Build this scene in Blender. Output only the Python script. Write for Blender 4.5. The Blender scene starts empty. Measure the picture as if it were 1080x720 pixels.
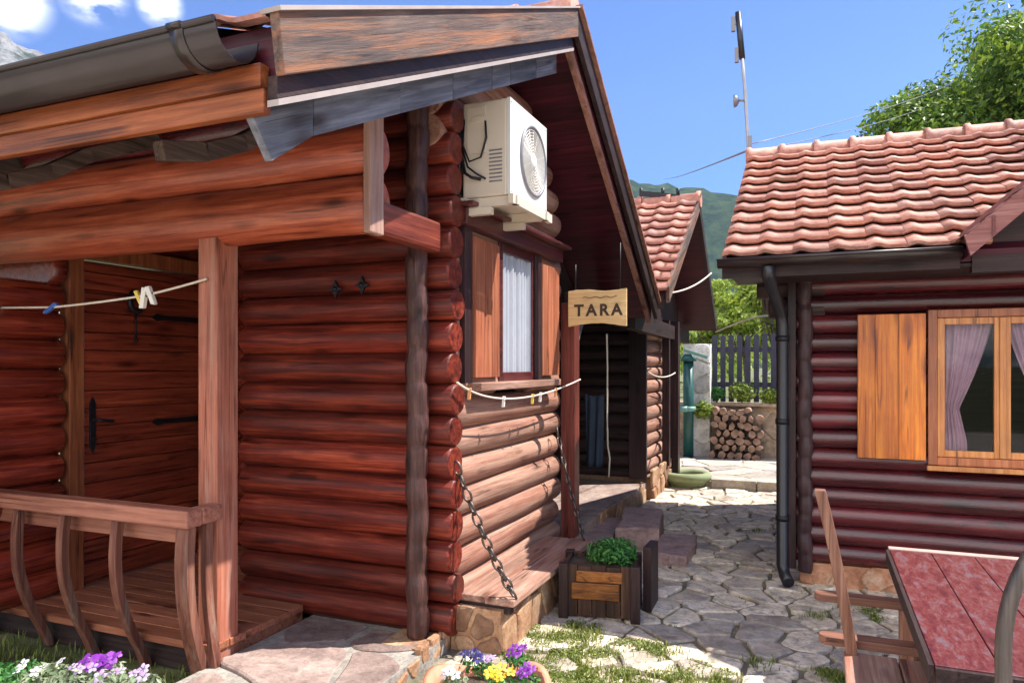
import bpy, bmesh, math, random
from mathutils import Vector, Matrix, noise as mnoise

sc = bpy.context.scene
C = sc.collection
R = math.radians
random.seed(7)

# ------------------------------------------------------------------ camera
cam = bpy.data.cameras.new("camera")
cam_o = bpy.data.objects.new("camera", cam)
C.objects.link(cam_o)
cam_o.location = (0, 0, 1.6)
cam_o.rotation_euler = (R(90), 0, R(22.7))
cam.sensor_width = 36
cam.lens = 36 * 770 / 1080
cam.shift_y = 26 / 1080
cam.clip_start = 0.05
cam.clip_end = 6000
sc.camera = cam_o

# ------------------------------------------------------------------ light
SUN = Vector((0.56, 0.34, 1.0)).normalized()      # direction towards the sun
w = bpy.data.worlds.new("World")
sc.world = w
w.use_nodes = True
nt = w.node_tree
nt.nodes.clear()
out = nt.nodes.new("ShaderNodeOutputWorld")
bg = nt.nodes.new("ShaderNodeBackground")
sky = nt.nodes.new("ShaderNodeTexSky")
sky.sky_type = 'NISHITA'
sky.sun_disc = False
sky.sun_elevation = math.asin(SUN.z)
sky.sun_rotation = math.atan2(SUN.x, SUN.y)
sky.altitude = 900
sky.air_density = 1.25
sky.dust_density = 0.25
sky.ozone_density = 3.5
bg.inputs[1].default_value = 0.1
# clouds low in the north west, plus an unseen bank added behind the camera for fill, as a noise over the view direction of the sky itself
geo = nt.nodes.new("ShaderNodeTexCoord")
mp = nt.nodes.new("ShaderNodeMapping")
mp.inputs['Scale'].default_value = (1.0, 1.0, 2.2)
mp.inputs['Location'].default_value = (0.35, 0.1, 0.42)
nz = nt.nodes.new("ShaderNodeTexNoise")
nz.inputs['Scale'].default_value = 14.0
nz.inputs['Detail'].default_value = 9
nz.inputs['Roughness'].default_value = 0.55
cr = nt.nodes.new("ShaderNodeValToRGB")
cr.color_ramp.elements[0].position = 0.36
cr.color_ramp.elements[1].position = 0.52
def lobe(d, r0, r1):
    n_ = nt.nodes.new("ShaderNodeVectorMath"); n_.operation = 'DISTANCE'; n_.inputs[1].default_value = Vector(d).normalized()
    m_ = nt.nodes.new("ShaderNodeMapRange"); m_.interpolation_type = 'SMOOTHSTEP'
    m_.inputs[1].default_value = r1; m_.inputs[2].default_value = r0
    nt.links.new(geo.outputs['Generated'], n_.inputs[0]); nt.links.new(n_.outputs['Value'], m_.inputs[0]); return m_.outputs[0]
lobes = [lobe(d, a_, b_) for d, a_, b_ in (((-1.03, 0.66, 0.51), 0.0, 0.05), ((-0.905, 0.69, 0.51), 0.0, 0.045), ((-0.83, 0.735, 0.495), 0.0, 0.03), ((-0.3, -0.95, 0.45), 0.5, 0.95), ((0.55, -0.8, 0.3), 0.3, 0.6))]  # last two lobes: unseen clouds added behind the camera to brighten the shade
cur = lobes[0]
for l_ in lobes[1:]:
    m_ = nt.nodes.new("ShaderNodeMath"); m_.operation = 'MAXIMUM'; nt.links.new(cur, m_.inputs[0]); nt.links.new(l_, m_.inputs[1]); cur = m_.outputs[0]
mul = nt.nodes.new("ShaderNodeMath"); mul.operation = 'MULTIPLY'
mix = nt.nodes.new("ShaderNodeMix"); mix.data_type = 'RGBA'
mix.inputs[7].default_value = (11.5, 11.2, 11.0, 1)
L = nt.links.new
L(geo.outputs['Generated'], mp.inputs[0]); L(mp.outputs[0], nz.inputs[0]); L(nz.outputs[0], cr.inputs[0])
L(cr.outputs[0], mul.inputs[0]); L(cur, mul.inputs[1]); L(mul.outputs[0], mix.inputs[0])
tint = nt.nodes.new("ShaderNodeMix"); tint.data_type = 'RGBA'; tint.blend_type = 'MULTIPLY'; tint.inputs[0].default_value = 1.0
tint.inputs[7].default_value = (0.28, 0.415, 0.70, 1)
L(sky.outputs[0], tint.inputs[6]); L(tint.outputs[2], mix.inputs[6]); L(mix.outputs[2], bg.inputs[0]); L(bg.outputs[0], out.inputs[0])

sun = bpy.data.lights.new("sun", 'SUN')
sun.energy = 4.0
sun.angle = R(0.55)
sun.color = (1.0, 0.94, 0.86)
sun_o = bpy.data.objects.new("sun", sun)
C.objects.link(sun_o)
sun_o.rotation_euler = SUN.to_track_quat('Z', 'Y').to_euler()
sun_o.location = (20, 12, 40)

vs = sc.view_settings
vs.view_transform = 'Standard'
vs.look = 'None'
vs.exposure = 1.5
vs.gamma = 1.0
vs.use_curve_mapping = False
sc.cycles.max_bounces = 8
sc.cycles.diffuse_bounces = 4
sc.cycles.volume_bounces = 0
sc.cycles.sample_clamp_indirect = 8

# ------------------------------------------------------------------ helpers
def pix(u, v, Y=None, X=None, Z=None, D=None):
    """a point of the place found from where it stands in the photograph's 1080 x 720 grid"""
    a = R(22.7); s, c = math.sin(a), math.cos(a)
    t = (u - 540) / 770
    dx, dy, dz = -s + c * t, c + s * t, (386 - v) / 770
    if Y is not None: k = Y / dy
    elif X is not None: k = X / dx
    elif Z is not None: k = (Z - 1.6) / dz
    else: k = D
    return Vector((dx * k, dy * k, 1.6 + dz * k))

BASE = {}
def tag(o, label=None, cat=None, group=None, kind=None):
    if label: o['label'] = label
    if cat: o['category'] = cat
    if group: o['group'] = group
    if kind: o['kind'] = kind
    return o

def thing(name, loc, label, cat, group=None, kind=None):
    o = bpy.data.objects.new(name, None)
    C.objects.link(o)
    o.empty_display_size = 0.1
    o.location = loc
    BASE[o.name] = Vector(loc)
    return tag(o, label, cat, group, kind)

class MB:
    def __init__(s): s.v = []; s.f = []; s.sm = []
    def add(s, vs, fs, smooth=False):
        n = len(s.v)
        s.v += [Vector(p) for p in vs]
        for f in fs:
            s.f.append([i + n for i in f]); s.sm.append(smooth)
        return s
    def box(s, a, b):
        x0, y0, z0 = a; x1, y1, z1 = b
        if x0 > x1: x0, x1 = x1, x0
        if y0 > y1: y0, y1 = y1, y0
        if z0 > z1: z0, z1 = z1, z0
        return s.add([(x0,y0,z0),(x1,y0,z0),(x1,y1,z0),(x0,y1,z0),(x0,y0,z1),(x1,y0,z1),(x1,y1,z1),(x0,y1,z1)],
              [(0,3,2,1),(4,5,6,7),(0,1,5,4),(1,2,6,5),(2,3,7,6),(3,0,4,7)])
    def beam(s, p, q, wd, ht, up=(0,0,1), off=(0,0)):
        """rectangular bar from p to q; wd across, ht along up"""
        p, q = Vector(p), Vector(q); d = (q - p).normalized(); up = Vector(up)
        side = d.cross(up).normalized(); u2 = side.cross(d).normalized()
        vs = []
        for e in (p, q):
            for (i, j) in ((-1,-1),(1,-1),(1,1),(-1,1)):
                vs.append(e + side * (wd/2*i + off[0]) + u2 * (ht/2*j + off[1]))
        return s.add(vs, [(0,1,2,3),(7,6,5,4),(0,4,5,1),(1,5,6,2),(2,6,7,3),(3,7,4,0)])
    def ring(s, c, ax, r, n, ref=None, ph=0):
        ax = Vector(ax).normalized()
        ref = Vector(ref) if ref else (Vector((0,0,1)) if abs(ax.z) < .9 else Vector((1,0,0)))
        a = ax.cross(ref).normalized(); b = a.cross(ax)
        return [Vector(c) + (a*math.cos(2*math.pi*i/n+ph) + b*math.sin(2*math.pi*i/n+ph))*r for i in range(n)]
    def tube(s, pts, rad, n=10, caps=True, smooth=True, closed=False):
        pts = [Vector(p) for p in pts]
        rs = rad if isinstance(rad, (list, tuple)) else [rad]*len(pts)
        base = len(s.v); m = len(pts)
        ref = None
        for i, p in enumerate(pts):
            if closed: d = pts[(i+1) % m] - pts[i-1]
            else: d = pts[min(i+1, m-1)] - pts[max(i-1, 0)]
            d.normalize()
            if ref is None: ref = Vector((0,0,1)) if abs(d.z) < .9 else Vector((1,0,0))
            a = d.cross(ref).normalized(); b = a.cross(d).normalized(); ref = b
            for k in range(n):
                t = 2*math.pi*k/n
                s.v.append(p + (a*math.cos(t) + b*math.sin(t))*rs[i])
        for i in range(m if closed else m-1):
            j = (i+1) % m
            for k in range(n):
                k2 = (k+1) % n
                s.f.append([base+i*n+k, base+i*n+k2, base+j*n+k2, base+j*n+k]); s.sm.append(smooth)
        if caps and not closed:
            s.f.append([base+k for k in range(n)][::-1]); s.sm.append(False)
            s.f.append([base+(m-1)*n+k for k in range(n)]); s.sm.append(False)
        return s
    def log(s, p, q, r, n=16, seg=None, wob=0.004, seed=None):
        p, q = Vector(p), Vector(q); Ln = (q-p).length
        seg = seg or max(2, int(Ln/0.14))
        sd = seed if seed is not None else random.random()*100
        pts, rs = [], []
        for i in range(seg+1):
            t = i/seg
            pos = p.lerp(q, t)
            nv = mnoise.noise_vector(pos*1.3 + Vector((sd, sd*2, 0)))
            if wob: pos = pos + Vector((0,0,nv.z*wob)) + Vector((nv.x*wob, nv.y*wob, 0))
            pts.append(pos); rs.append(r*(1 + nv.y*0.09*(wob/0.004) + 0.03*math.sin(sd*5.1)*(wob/0.004)))
        # softened ends
        d = (q-p).normalized()
        e = min(0.012, Ln*.2)
        pts = [pts[0]] + [pts[0]+d*e] + pts[1:-1] + [pts[-1]-d*e] + [pts[-1]]
        rs = [rs[0]*0.9] + [rs[0]] + rs[1:-1] + [rs[-1]] + [rs[-1]*0.9]
        return s.tube(pts, rs, n)
    def prism(s, poly, axis, a, b):
        """poly in the two other axes, extruded along axis from a to b"""
        n = len(poly)
        def P(t, k):
            if axis == 'x': return (k, t[0], t[1])
            if axis == 'y': return (t[0], k, t[1])
            return (t[0], t[1], k)
        vs = [P(t, a) for t in poly] + [P(t, b) for t in poly]
        fs = [list(range(n))[::-1], list(range(n, 2*n))] + [(i, (i+1)%n, n+(i+1)%n, n+i) for i in range(n)]
        return s.add(vs, fs)
    def sphere(s, c, r, n=10, m=7, sx=1, sy=1, sz=1):
        vs = [Vector(c)+Vector((0,0,r*sz))]
        for i in range(1, m):
            ph = math.pi*i/m
            for k in range(n):
                t = 2*math.pi*k/n
                vs.append(Vector(c)+Vector((r*sx*math.sin(ph)*math.cos(t), r*sy*math.sin(ph)*math.sin(t), r*sz*math.cos(ph))))
        vs.append(Vector(c)-Vector((0,0,r*sz)))
        fs = [(0, 1+k, 1+(k+1)%n) for k in range(n)]
        for i in range(m-2):
            for k in range(n):
                fs.append((1+i*n+k, 1+(i+1)*n+k, 1+(i+1)*n+(k+1)%n, 1+i*n+(k+1)%n))
        l = len(vs)-1
        fs += [(l, 1+(m-2)*n+(k+1)%n, 1+(m-2)*n+k) for k in range(n)]
        return s.add(vs, fs, True)
    def build(s, name, mat, parent=None, bevel=0, root=None, seg=2, kind=None):
        base = Vector((0,0,0))
        if parent is not None:
            top = parent
            while top.parent is not None: top = top.parent
            base = BASE[top.name]
        elif root is not None:
            base = Vector(root)
        me = bpy.data.meshes.new(name)
        me.from_pydata([tuple(p - base) for p in s.v], [], s.f)
        me.polygons.foreach_set("use_smooth", s.sm)
        bm = bmesh.new(); bm.from_mesh(me)
        bmesh.ops.recalc_face_normals(bm, faces=bm.faces)
        bm.to_mesh(me); bm.free()
        me.materials.append(mat)
        me.update()
        o = bpy.data.objects.new(name, me)
        C.objects.link(o)
        if parent is not None: o.parent = parent
        else:
            o.location = base
            BASE[o.name] = base
        if bevel:
            b = o.modifiers.new("bevel", 'BEVEL'); b.width = bevel; b.segments = seg; b.limit_method = 'ANGLE'; b.angle_limit = R(40)
        if kind: o['kind'] = kind
        return o

# ------------------------------------------------------------------ materials
def new_mat(name):
    m = bpy.data.materials.new(name); m.use_nodes = True
    n = m.node_tree; b = n.nodes['Principled BSDF']
    return m, n, b

def ramp(n, stops):
    r = n.nodes.new("ShaderNodeValToRGB")
    e = r.color_ramp.elements
    e[0].position = stops[0][0]; e[0].color = (*stops[0][1], 1)
    e[1].position = stops[-1][0]; e[1].color = (*stops[-1][1], 1)
    for p, c in stops[1:-1]:
        x = e.new(p); x.color = (*c, 1)
    return r

def coords(n, scale=(1,1,1), island=True, rot=0.0):
    tc = n.nodes.new("ShaderNodeTexCoord")
    src = tc.outputs['Object']
    if island:
        g = n.nodes.new("ShaderNodeNewGeometry")
        m = n.nodes.new("ShaderNodeMath"); m.operation = 'MULTIPLY'; m.inputs[1].default_value = 53.0
        n.links.new(g.outputs['Random Per Island'], m.inputs[0])
        a = n.nodes.new("ShaderNodeVectorMath"); a.operation = 'ADD'
        n.links.new(src, a.inputs[0]); n.links.new(m.outputs[0], a.inputs[1])
        src = a.outputs[0]
        isl = g.outputs['Random Per Island']
    else: isl = None
    mp = n.nodes.new("ShaderNodeMapping"); mp.inputs['Scale'].default_value = scale
    if rot:
        r0 = n.nodes.new('ShaderNodeMapping'); r0.inputs['Rotation'].default_value = (rot, 0, 0)
        n.links.new(src, r0.inputs[0]); src = r0.outputs[0]
    n.links.new(src, mp.inputs[0])
    return mp.outputs[0], isl, src

def noise_n(n, vec, scale, detail=6, rough=0.6, dist=0.0):
    t = n.nodes.new("ShaderNodeTexNoise"); t.inputs['Scale'].default_value = scale
    t.inputs['Detail'].default_value = detail; t.inputs['Roughness'].default_value = rough
    t.inputs['Distortion'].default_value = dist
    n.links.new(vec, t.inputs[0]); return t.outputs[0]

def mixc(n, fac, a, b, mode='MIX'):
    m = n.nodes.new("ShaderNodeMix"); m.data_type = 'RGBA'; m.blend_type = mode
    if isinstance(fac, float): m.inputs[0].default_value = fac
    else: n.links.new(fac, m.inputs[0])
    for i, x in ((6, a), (7, b)):
        if isinstance(x, tuple): m.inputs[i].default_value = (*x, 1)
        else: n.links.new(x, m.inputs[i])
    return m.outputs[2]

def bump(n, b, h, strength=0.3, dist=0.01, prev=None):
    bp = n.nodes.new("ShaderNodeBump"); bp.inputs['Strength'].default_value = strength; bp.inputs['Distance'].default_value = dist
    n.links.new(h, bp.inputs['Height'])
    if prev: n.links.new(prev, bp.inputs['Normal'])
    n.links.new(bp.outputs[0], b.inputs['Normal'])
    return bp.outputs[0]

AX = {'x': (0.9, 19, 19), 'y': (19, 0.9, 19), 'z': (19, 19, 0.9)}
def wood(name, dark, mid, light, axis='x', rough=0.4, coat=0.0, vary=0.35, knots=True, wear=None, wear_amt=0.5, bstr=0.5, gloss_var=0.15, rot=0.0, ksize=1.25):
    m, n, b = new_mat(name)
    vec, isl, raw = coords(n, AX[axis], True, rot)
    g = noise_n(n, vec, 1.7, 10, 0.7, 0.35)
    r = ramp(n, [(0.28, dark), (0.5, mid), (0.72, light)])
    n.links.new(g, r.inputs[0])
    col = r.outputs[0]
    # piece to piece tone
    rr = ramp(n, [(0.0, (1-vary,)*3), (1.0, (1+vary*0.55,)*3)])
    n.links.new(isl, rr.inputs[0])
    col = mixc(n, 1.0, col, rr.outputs[0], 'MULTIPLY')
    # large soft stain patches
    big = noise_n(n, raw, 1.7, 4, 0.6)
    br = ramp(n, [(0.3, (0.62,)*3), (0.65, (1.12,)*3)])
    n.links.new(big, br.inputs[0])
    col = mixc(n, 0.8, col, br.outputs[0], 'MULTIPLY')
    if knots:
        sc2 = {'x': (2.2, 7, 7), 'y': (7, 2.2, 7), 'z': (7, 7, 2.2)}[axis]
        mp = n.nodes.new("ShaderNodeMapping"); mp.inputs['Scale'].default_value = sc2
        n.links.new(raw, mp.inputs[0])
        vo = n.nodes.new("ShaderNodeTexVoronoi"); vo.inputs['Scale'].default_value = 1.0
        n.links.new(mp.outputs[0], vo.inputs[0])
        kr = ramp(n, [(0.06*ksize, (0.12, 0.07, 0.05)), (0.11*ksize, (0.5, 0.42, 0.38)), (0.2*ksize, (1, 1, 1))])
        n.links.new(vo.outputs['Distance'], kr.inputs[0])
        col = mixc(n, 0.8, col, kr.outputs[0], 'MULTIPLY')
    cs = {'x': (0.45, 15, 15), 'y': (15, 0.45, 15), 'z': (15, 15, 0.45)}[axis]
    cm = n.nodes.new("ShaderNodeMapping"); cm.inputs['Scale'].default_value = cs
    n.links.new(raw, cm.inputs[0])
    cn = noise_n(n, cm.outputs[0], 0.8, 2, 0.5, 0.0)
    cr_ = ramp(n, [(0.485, (1, 1, 1)), (0.497, (0.25, 0.2, 0.18)), (0.503, (0.25, 0.2, 0.18)), (0.515, (1, 1, 1))])
    n.links.new(cn, cr_.inputs[0])
    msk = noise_n(n, raw, 2.3, 2, 0.5); mk = ramp(n, [(0.5, (0,)*3), (0.58, (0.85,)*3)]); n.links.new(msk, mk.inputs[0])
    col = mixc(n, mk.outputs[0], col, mixc(n, 1.0, col, cr_.outputs[0], 'MULTIPLY'))
    if wear:
        wn = noise_n(n, vec, 0.9, 9, 0.75, 0.3)
        wr = ramp(n, [(0.62-wear_amt*0.3, (0,0,0)), (0.75-wear_amt*0.2, (1,1,1))])
        n.links.new(wn, wr.inputs[0])
        col = mixc(n, wr.outputs[0], col, wear)
    n.links.new(col, b.inputs['Base Color'])
    rn = n.nodes.new("ShaderNodeMapRange"); rn.inputs[3].default_value = max(0.05, rough-gloss_var); rn.inputs[4].default_value = min(1, rough+gloss_var)
    n.links.new(g, rn.inputs[0]); n.links.new(rn.outputs[0], b.inputs['Roughness'])
    b.inputs['Specular IOR Level'].default_value = 0.22 if rough >= 0.42 else 0.45
    b.inputs['Coat Weight'].default_value = coat
    b.inputs['Coat Roughness'].default_value = 0.25
    fine = noise_n(n, vec, 5.0, 6, 0.7, 0.3)
    bump(n, b, fine, bstr, 0.006)
    return m

def stone(name, stops, scale=3.0, rough=0.85, bstr=0.5, moss=None, vary=0.3, vein=None, bd=0.012, midc=0.75):
    m, n, b = new_mat(name)
    vec, isl, raw = coords(n, (1,1,1))
    a = noise_n(n, vec, scale, 10, 0.65, 0.4)
    r = ramp(n, stops); n.links.new(a, r.inputs[0]); col = r.outputs[0]
    rr = ramp(n, [(0.0, (1-vary, 1-vary, 1-vary*0.9)), (0.5, (1, 0.98, 0.95)), (1.0, (1+vary*0.5,)*3)])
    n.links.new(isl, rr.inputs[0])
    col = mixc(n, 1.0, col, rr.outputs[0], 'MULTIPLY')
    sp = noise_n(n, vec, 40, 6, 0.8)
    sr = ramp(n, [(0.3, (0.6,)*3), (0.6, (1.1,)*3)]); n.links.new(sp, sr.inputs[0])
    col = mixc(n, 0.5, col, sr.outputs[0], 'MULTIPLY')
    md = noise_n(n, vec, scale*4.5, 9, 0.75, 0.8)
    mdr = ramp(n, [(0.34, (0.5, 0.48, 0.46)), (0.56, (1.1,)*3)]); n.links.new(md, mdr.inputs[0])
    col = mixc(n, midc, col, mdr.outputs[0], 'MULTIPLY')
    if vein:
        v2 = noise_n(n, vec, 7, 8, 0.7, 1.2)
        vr = ramp(n, [(0.52, (0,0,0)), (0.62, (1,1,1))]); n.links.new(v2, vr.inputs[0])
        col = mixc(n, vr.outputs[0], col, vein)
    if moss:
        mn = noise_n(n, raw, 2.6, 8, 0.7)
        mr_ = ramp(n, [(0.56, (0,0,0)), (0.68, (0.7,)*3)]); n.links.new(mn, mr_.inputs[0])
        col = mixc(n, mr_.outputs[0], col, moss)
    n.links.new(col, b.inputs['Base Color'])
    b.inputs['Roughness'].default_value = rough
    h = noise_n(n, vec, 14, 10, 0.7)
    pv = bump(n, b, h, bstr, bd)
    h2 = noise_n(n, vec, 3.5, 5, 0.6)
    bump(n, b, h2, 0.5, 0.03, pv)
    return m

def plain(name, col, rough=0.5, metal=0.0, var=0.2, scale=6, bstr=0.1, coat=0.0, trans=0.0):
    m, n, b = new_mat(name)
    vec, isl, raw = coords(n, (1,1,1), True)
    a = noise_n(n, vec, scale, 6, 0.6)
    r = ramp(n, [(0.3, tuple(c*(1-var) for c in col)), (0.7, tuple(min(1, c*(1+var)) for c in col))])
    n.links.new(a, r.inputs[0]); n.links.new(r.outputs[0], b.inputs['Base Color'])
    b.inputs['Roughness'].default_value = rough; b.inputs['Metallic'].default_value = metal
    b.inputs['Coat Weight'].default_value = coat
    bump(n, b, noise_n(n, vec, scale*6, 4, 0.6), bstr, 0.004)
    return m

def leaf(name, c1, c2, c3, trans=0.35):
    m, n, b = new_mat(name)
    vec, isl, raw = coords(n, (1,1,1), True)
    r = ramp(n, [(0.0, c1), (0.5, c2), (1.0, c3)]); n.links.new(isl, r.inputs[0])
    big = noise_n(n, raw, 1.2, 3, 0.5)
    n.links.new(r.outputs[0], b.inputs['Base Color'])
    b.inputs['Roughness'].default_value = 0.5
    t = n.nodes.new("ShaderNodeBsdfTranslucent"); n.links.new(r.outputs[0], t.inputs[0])
    mx = n.nodes.new("ShaderNodeMixShader"); mx.inputs[0].default_value = trans
    o = n.nodes['Material Output']
    n.links.new(b.outputs[0], mx.inputs[1]); n.links.new(t.outputs[0], mx.inputs[2]); n.links.new(mx.outputs[0], o.inputs[0])
    return m

RED_D, RED_M, RED_L = (0.02, 0.005, 0.005), (0.15, 0.02, 0.012), (0.38, 0.07, 0.028)
M = {}
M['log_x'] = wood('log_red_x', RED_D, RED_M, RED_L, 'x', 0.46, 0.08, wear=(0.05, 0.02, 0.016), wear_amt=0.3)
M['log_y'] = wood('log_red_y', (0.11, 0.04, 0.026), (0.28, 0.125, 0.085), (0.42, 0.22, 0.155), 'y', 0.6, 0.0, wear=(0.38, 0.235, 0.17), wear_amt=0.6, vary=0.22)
M['log_dark_x'] = wood('log_maroon_x', (0.02, 0.003, 0.006), (0.095, 0.008, 0.013), (0.19, 0.022, 0.022), 'x', 0.24, 0.6, vary=0.55, knots=True)
M['log_dark_y'] = wood('log_maroon_y', (0.03, 0.007, 0.008), (0.09, 0.016, 0.016), (0.16, 0.03, 0.025), 'y', 0.4, 0.2, vary=0.3)
M['log_end'] = wood('log_end', (0.05, 0.02, 0.014), (0.13, 0.05, 0.03), (0.25, 0.1, 0.06), 'z', 0.6)
M['beam_x'] = wood('beam_orange_x', (0.08, 0.014, 0.01), (0.34, 0.07, 0.032), (0.56, 0.165, 0.08), 'x', 0.35, 0.2, vary=0.1)
M['fascia'] = wood('fascia_orange', (0.06, 0.015, 0.008), (0.23, 0.06, 0.018), (0.4, 0.13, 0.045), 'x', 0.5, 0.1, vary=0.1)
M['beam_y'] = wood('beam_red_y', (0.07, 0.012, 0.009), (0.22, 0.04, 0.022), (0.4, 0.1, 0.045), 'y', 0.4, 0.2)
M['post'] = wood('post_z', (0.2, 0.055, 0.035), (0.42, 0.14, 0.085), (0.58, 0.25, 0.16), 'z', 0.5, 0.1, vary=0.1, wear=(0.4, 0.22, 0.17), wear_amt=0.35)
M['rail'] = wood('rail_x', (0.16, 0.05, 0.035), (0.36, 0.14, 0.09), (0.52, 0.24, 0.16), 'x', 0.5, 0.1, vary=0.1)
M['baluster'] = wood('baluster_z', (0.07, 0.025, 0.018), (0.2, 0.075, 0.05), (0.36, 0.17, 0.11), 'z', 0.5, 0.05, vary=0.2, wear=(0.24, 0.2, 0.16), wear_amt=0.3)
M['door'] = wood('door_y', (0.06, 0.01, 0.007), (0.24, 0.038, 0.017), (0.42, 0.09, 0.033), 'y', 0.3, 0.35, vary=0.3)
M['frame_z'] = wood('frame_z', (0.13, 0.03, 0.015), (0.28, 0.08, 0.03), (0.42, 0.15, 0.055), 'z', 0.45, 0.15, vary=0.15)
M['barge'] = wood('barge_weathered', (0.035, 0.03, 0.032), (0.13, 0.09, 0.078), (0.26, 0.18, 0.14), 'y', 0.75, 0.0, vary=0.1, wear=(0.32, 0.13, 0.06), wear_amt=0.45, bstr=0.7, rot=-math.atan(0.455))
M['grey_wood'] = wood('wood_grey', (0.06, 0.062, 0.075), (0.14, 0.145, 0.17), (0.27, 0.28, 0.32), 'y', 0.7, 0.0, vary=0.25, bstr=0.5, rot=-math.atan(0.455))
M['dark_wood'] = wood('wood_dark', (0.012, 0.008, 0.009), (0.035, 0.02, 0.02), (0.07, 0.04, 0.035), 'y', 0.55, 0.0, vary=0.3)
M['dark_wood_x'] = wood('wood_dark_x', (0.012, 0.008, 0.009), (0.035, 0.02, 0.02), (0.07, 0.04, 0.035), 'x', 0.5, 0.0, vary=0.3)
M['dark_wood_z'] = wood('wood_dark_z', (0.012, 0.007, 0.008), (0.04, 0.02, 0.022), (0.08, 0.04, 0.04), 'z', 0.45, 0.1, vary=0.3)
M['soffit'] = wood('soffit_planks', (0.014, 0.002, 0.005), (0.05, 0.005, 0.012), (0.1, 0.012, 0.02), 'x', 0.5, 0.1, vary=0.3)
M['bench'] = wood('bench_worn', (0.16, 0.08, 0.055), (0.33, 0.19, 0.14), (0.5, 0.33, 0.26), 'y', 0.6, 0.0, vary=0.1, wear=(0.3, 0.1, 0.06), wear_amt=0.3, bstr=0.5)
M['shutter_orange'] = wood('shutter_orange', (0.24, 0.045, 0.006), (0.58, 0.15, 0.012), (0.8, 0.3, 0.03), 'z', 0.4, 0.2, vary=0.3, ksize=1.7)
M['shutter_red'] = wood('shutter_red', (0.16, 0.045, 0.025), (0.34, 0.11, 0.055), (0.46, 0.18, 0.1), 'z', 0.5, 0.1, vary=0.15)
M['win_orange'] = wood('window_orange', (0.34, 0.1, 0.025), (0.6, 0.23, 0.06), (0.78, 0.38, 0.14), 'z', 0.4, 0.2, vary=0.15, knots=False)
M['sign'] = wood('sign_board', (0.5, 0.3, 0.12), (0.68, 0.47, 0.22), (0.8, 0.62, 0.36), 'x', 0.5, 0.1, vary=0.1)
M['deck'] = wood('deck_x', (0.17, 0.05, 0.03), (0.36, 0.13, 0.07), (0.5, 0.22, 0.13), 'x', 0.5, 0.1, vary=0.2)
M['crate'] = wood('planter_wood', (0.018, 0.01, 0.008), (0.055, 0.028, 0.018), (0.13, 0.065, 0.035), 'z', 0.65, 0.0, vary=0.3)
M['crate_panel'] = wood('planter_panel', (0.06, 0.025, 0.01), (0.26, 0.09, 0.02), (0.46, 0.19, 0.05), 'x', 0.5, 0.1)
M['white_edge'] = plain('pale_strip', (0.33, 0.28, 0.26), 0.6, var=0.15)
M['gutter'] = plain('gutter_brown', (0.028, 0.02, 0.02), 0.32, 0.35, var=0.3, scale=3, coat=0.2)
M['black'] = plain('black_plastic', (0.012, 0.012, 0.016), 0.35, 0.0)
M['iron'] = plain('black_iron', (0.02, 0.02, 0.024), 0.45, 0.6)
M['chain'] = plain('chain_metal', (0.11, 0.09, 0.08), 0.42, 0.8, var=0.4, scale=30)
M['ac'] = plain('ac_cream', (0.6, 0.53, 0.43), 0.4, 0.0, var=0.05, scale=3, bstr=0.02)
M['ac_front'] = plain('ac_white', (0.62, 0.62, 0.6), 0.4, 0.0, var=0.03, scale=3, bstr=0.02)
M['ac_grey'] = plain('ac_grey', (0.2, 0.2, 0.22), 0.45, 0.2)
M['white'] = plain('white_paint', (0.76, 0.76, 0.74), 0.55, 0.0, var=0.06)
M['rope'] = plain('rope_cream', (0.66, 0.58, 0.48), 0.85, var=0.15, scale=60, bstr=0.4)
M['peg_blue'] = plain('peg_blue', (0.06, 0.16, 0.5), 0.4)
M['peg_white'] = plain('peg_white', (0.8, 0.77, 0.7), 0.4, var=0.05)
M['peg_yellow'] = plain('peg_yellow', (0.75, 0.55, 0.1), 0.4, var=0.1)
M['peg_orange'] = plain('peg_orange', (0.6, 0.3, 0.13), 0.4, var=0.1)
M['terracotta'] = plain('terracotta', (0.52, 0.22, 0.13), 0.75, var=0.22, scale=9, bstr=0.3)
M['soil'] = plain('soil', (0.07, 0.045, 0.03), 0.95, var=0.5, scale=20, bstr=1.0)
M['cloth_blue'] = plain('cloth_dark_blue', (0.012, 0.022, 0.04), 0.8, var=0.3)
M['curtain'] = plain('curtain_mauve', (0.6, 0.36, 0.42), 0.9, var=0.12, scale=12)
M['curtain_white'] = plain('curtain_white', (0.34, 0.36, 0.4), 0.85, var=0.1, scale=5)
M['green_paint'] = plain('green_paint', (0.01, 0.075, 0.065), 0.4, var=0.25)
M['green_pale'] = plain('green_pale', (0.16, 0.32, 0.27), 0.5, var=0.15)
M['fence'] = plain('fence_dark', (0.03, 0.032, 0.06), 0.6, var=0.3, scale=8)
M['wall_tan'] = stone('wall_tan', [(0.3, (0.3, 0.22, 0.15)), (0.5, (0.5, 0.38, 0.27)), (0.7, (0.62, 0.5, 0.36))], 2.5, 0.9, 0.4)
M['wall_white'] = stone('wall_white', [(0.3, (0.5, 0.49, 0.46)), (0.6, (0.72, 0.71, 0.68)), (0.8, (0.78, 0.77, 0.74))], 2.5, 0.9, 0.4)
M['flag'] = stone('flagstone', [(0.3, (0.36, 0.28, 0.2)), (0.48, (0.66, 0.56, 0.43)), (0.7, (0.86, 0.77, 0.64))], 2.6, 0.7, 0.9, moss=(0.12, 0.11, 0.05), vary=0.4, vein=(0.3, 0.27, 0.24), bd=0.02)
M['patio'] = stone('patio_stone', [(0.28, (0.15, 0.1, 0.09)), (0.5, (0.28, 0.205, 0.18)), (0.72, (0.4, 0.32, 0.28))], 3.0, 0.8, 1.0, vary=0.3)
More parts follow.
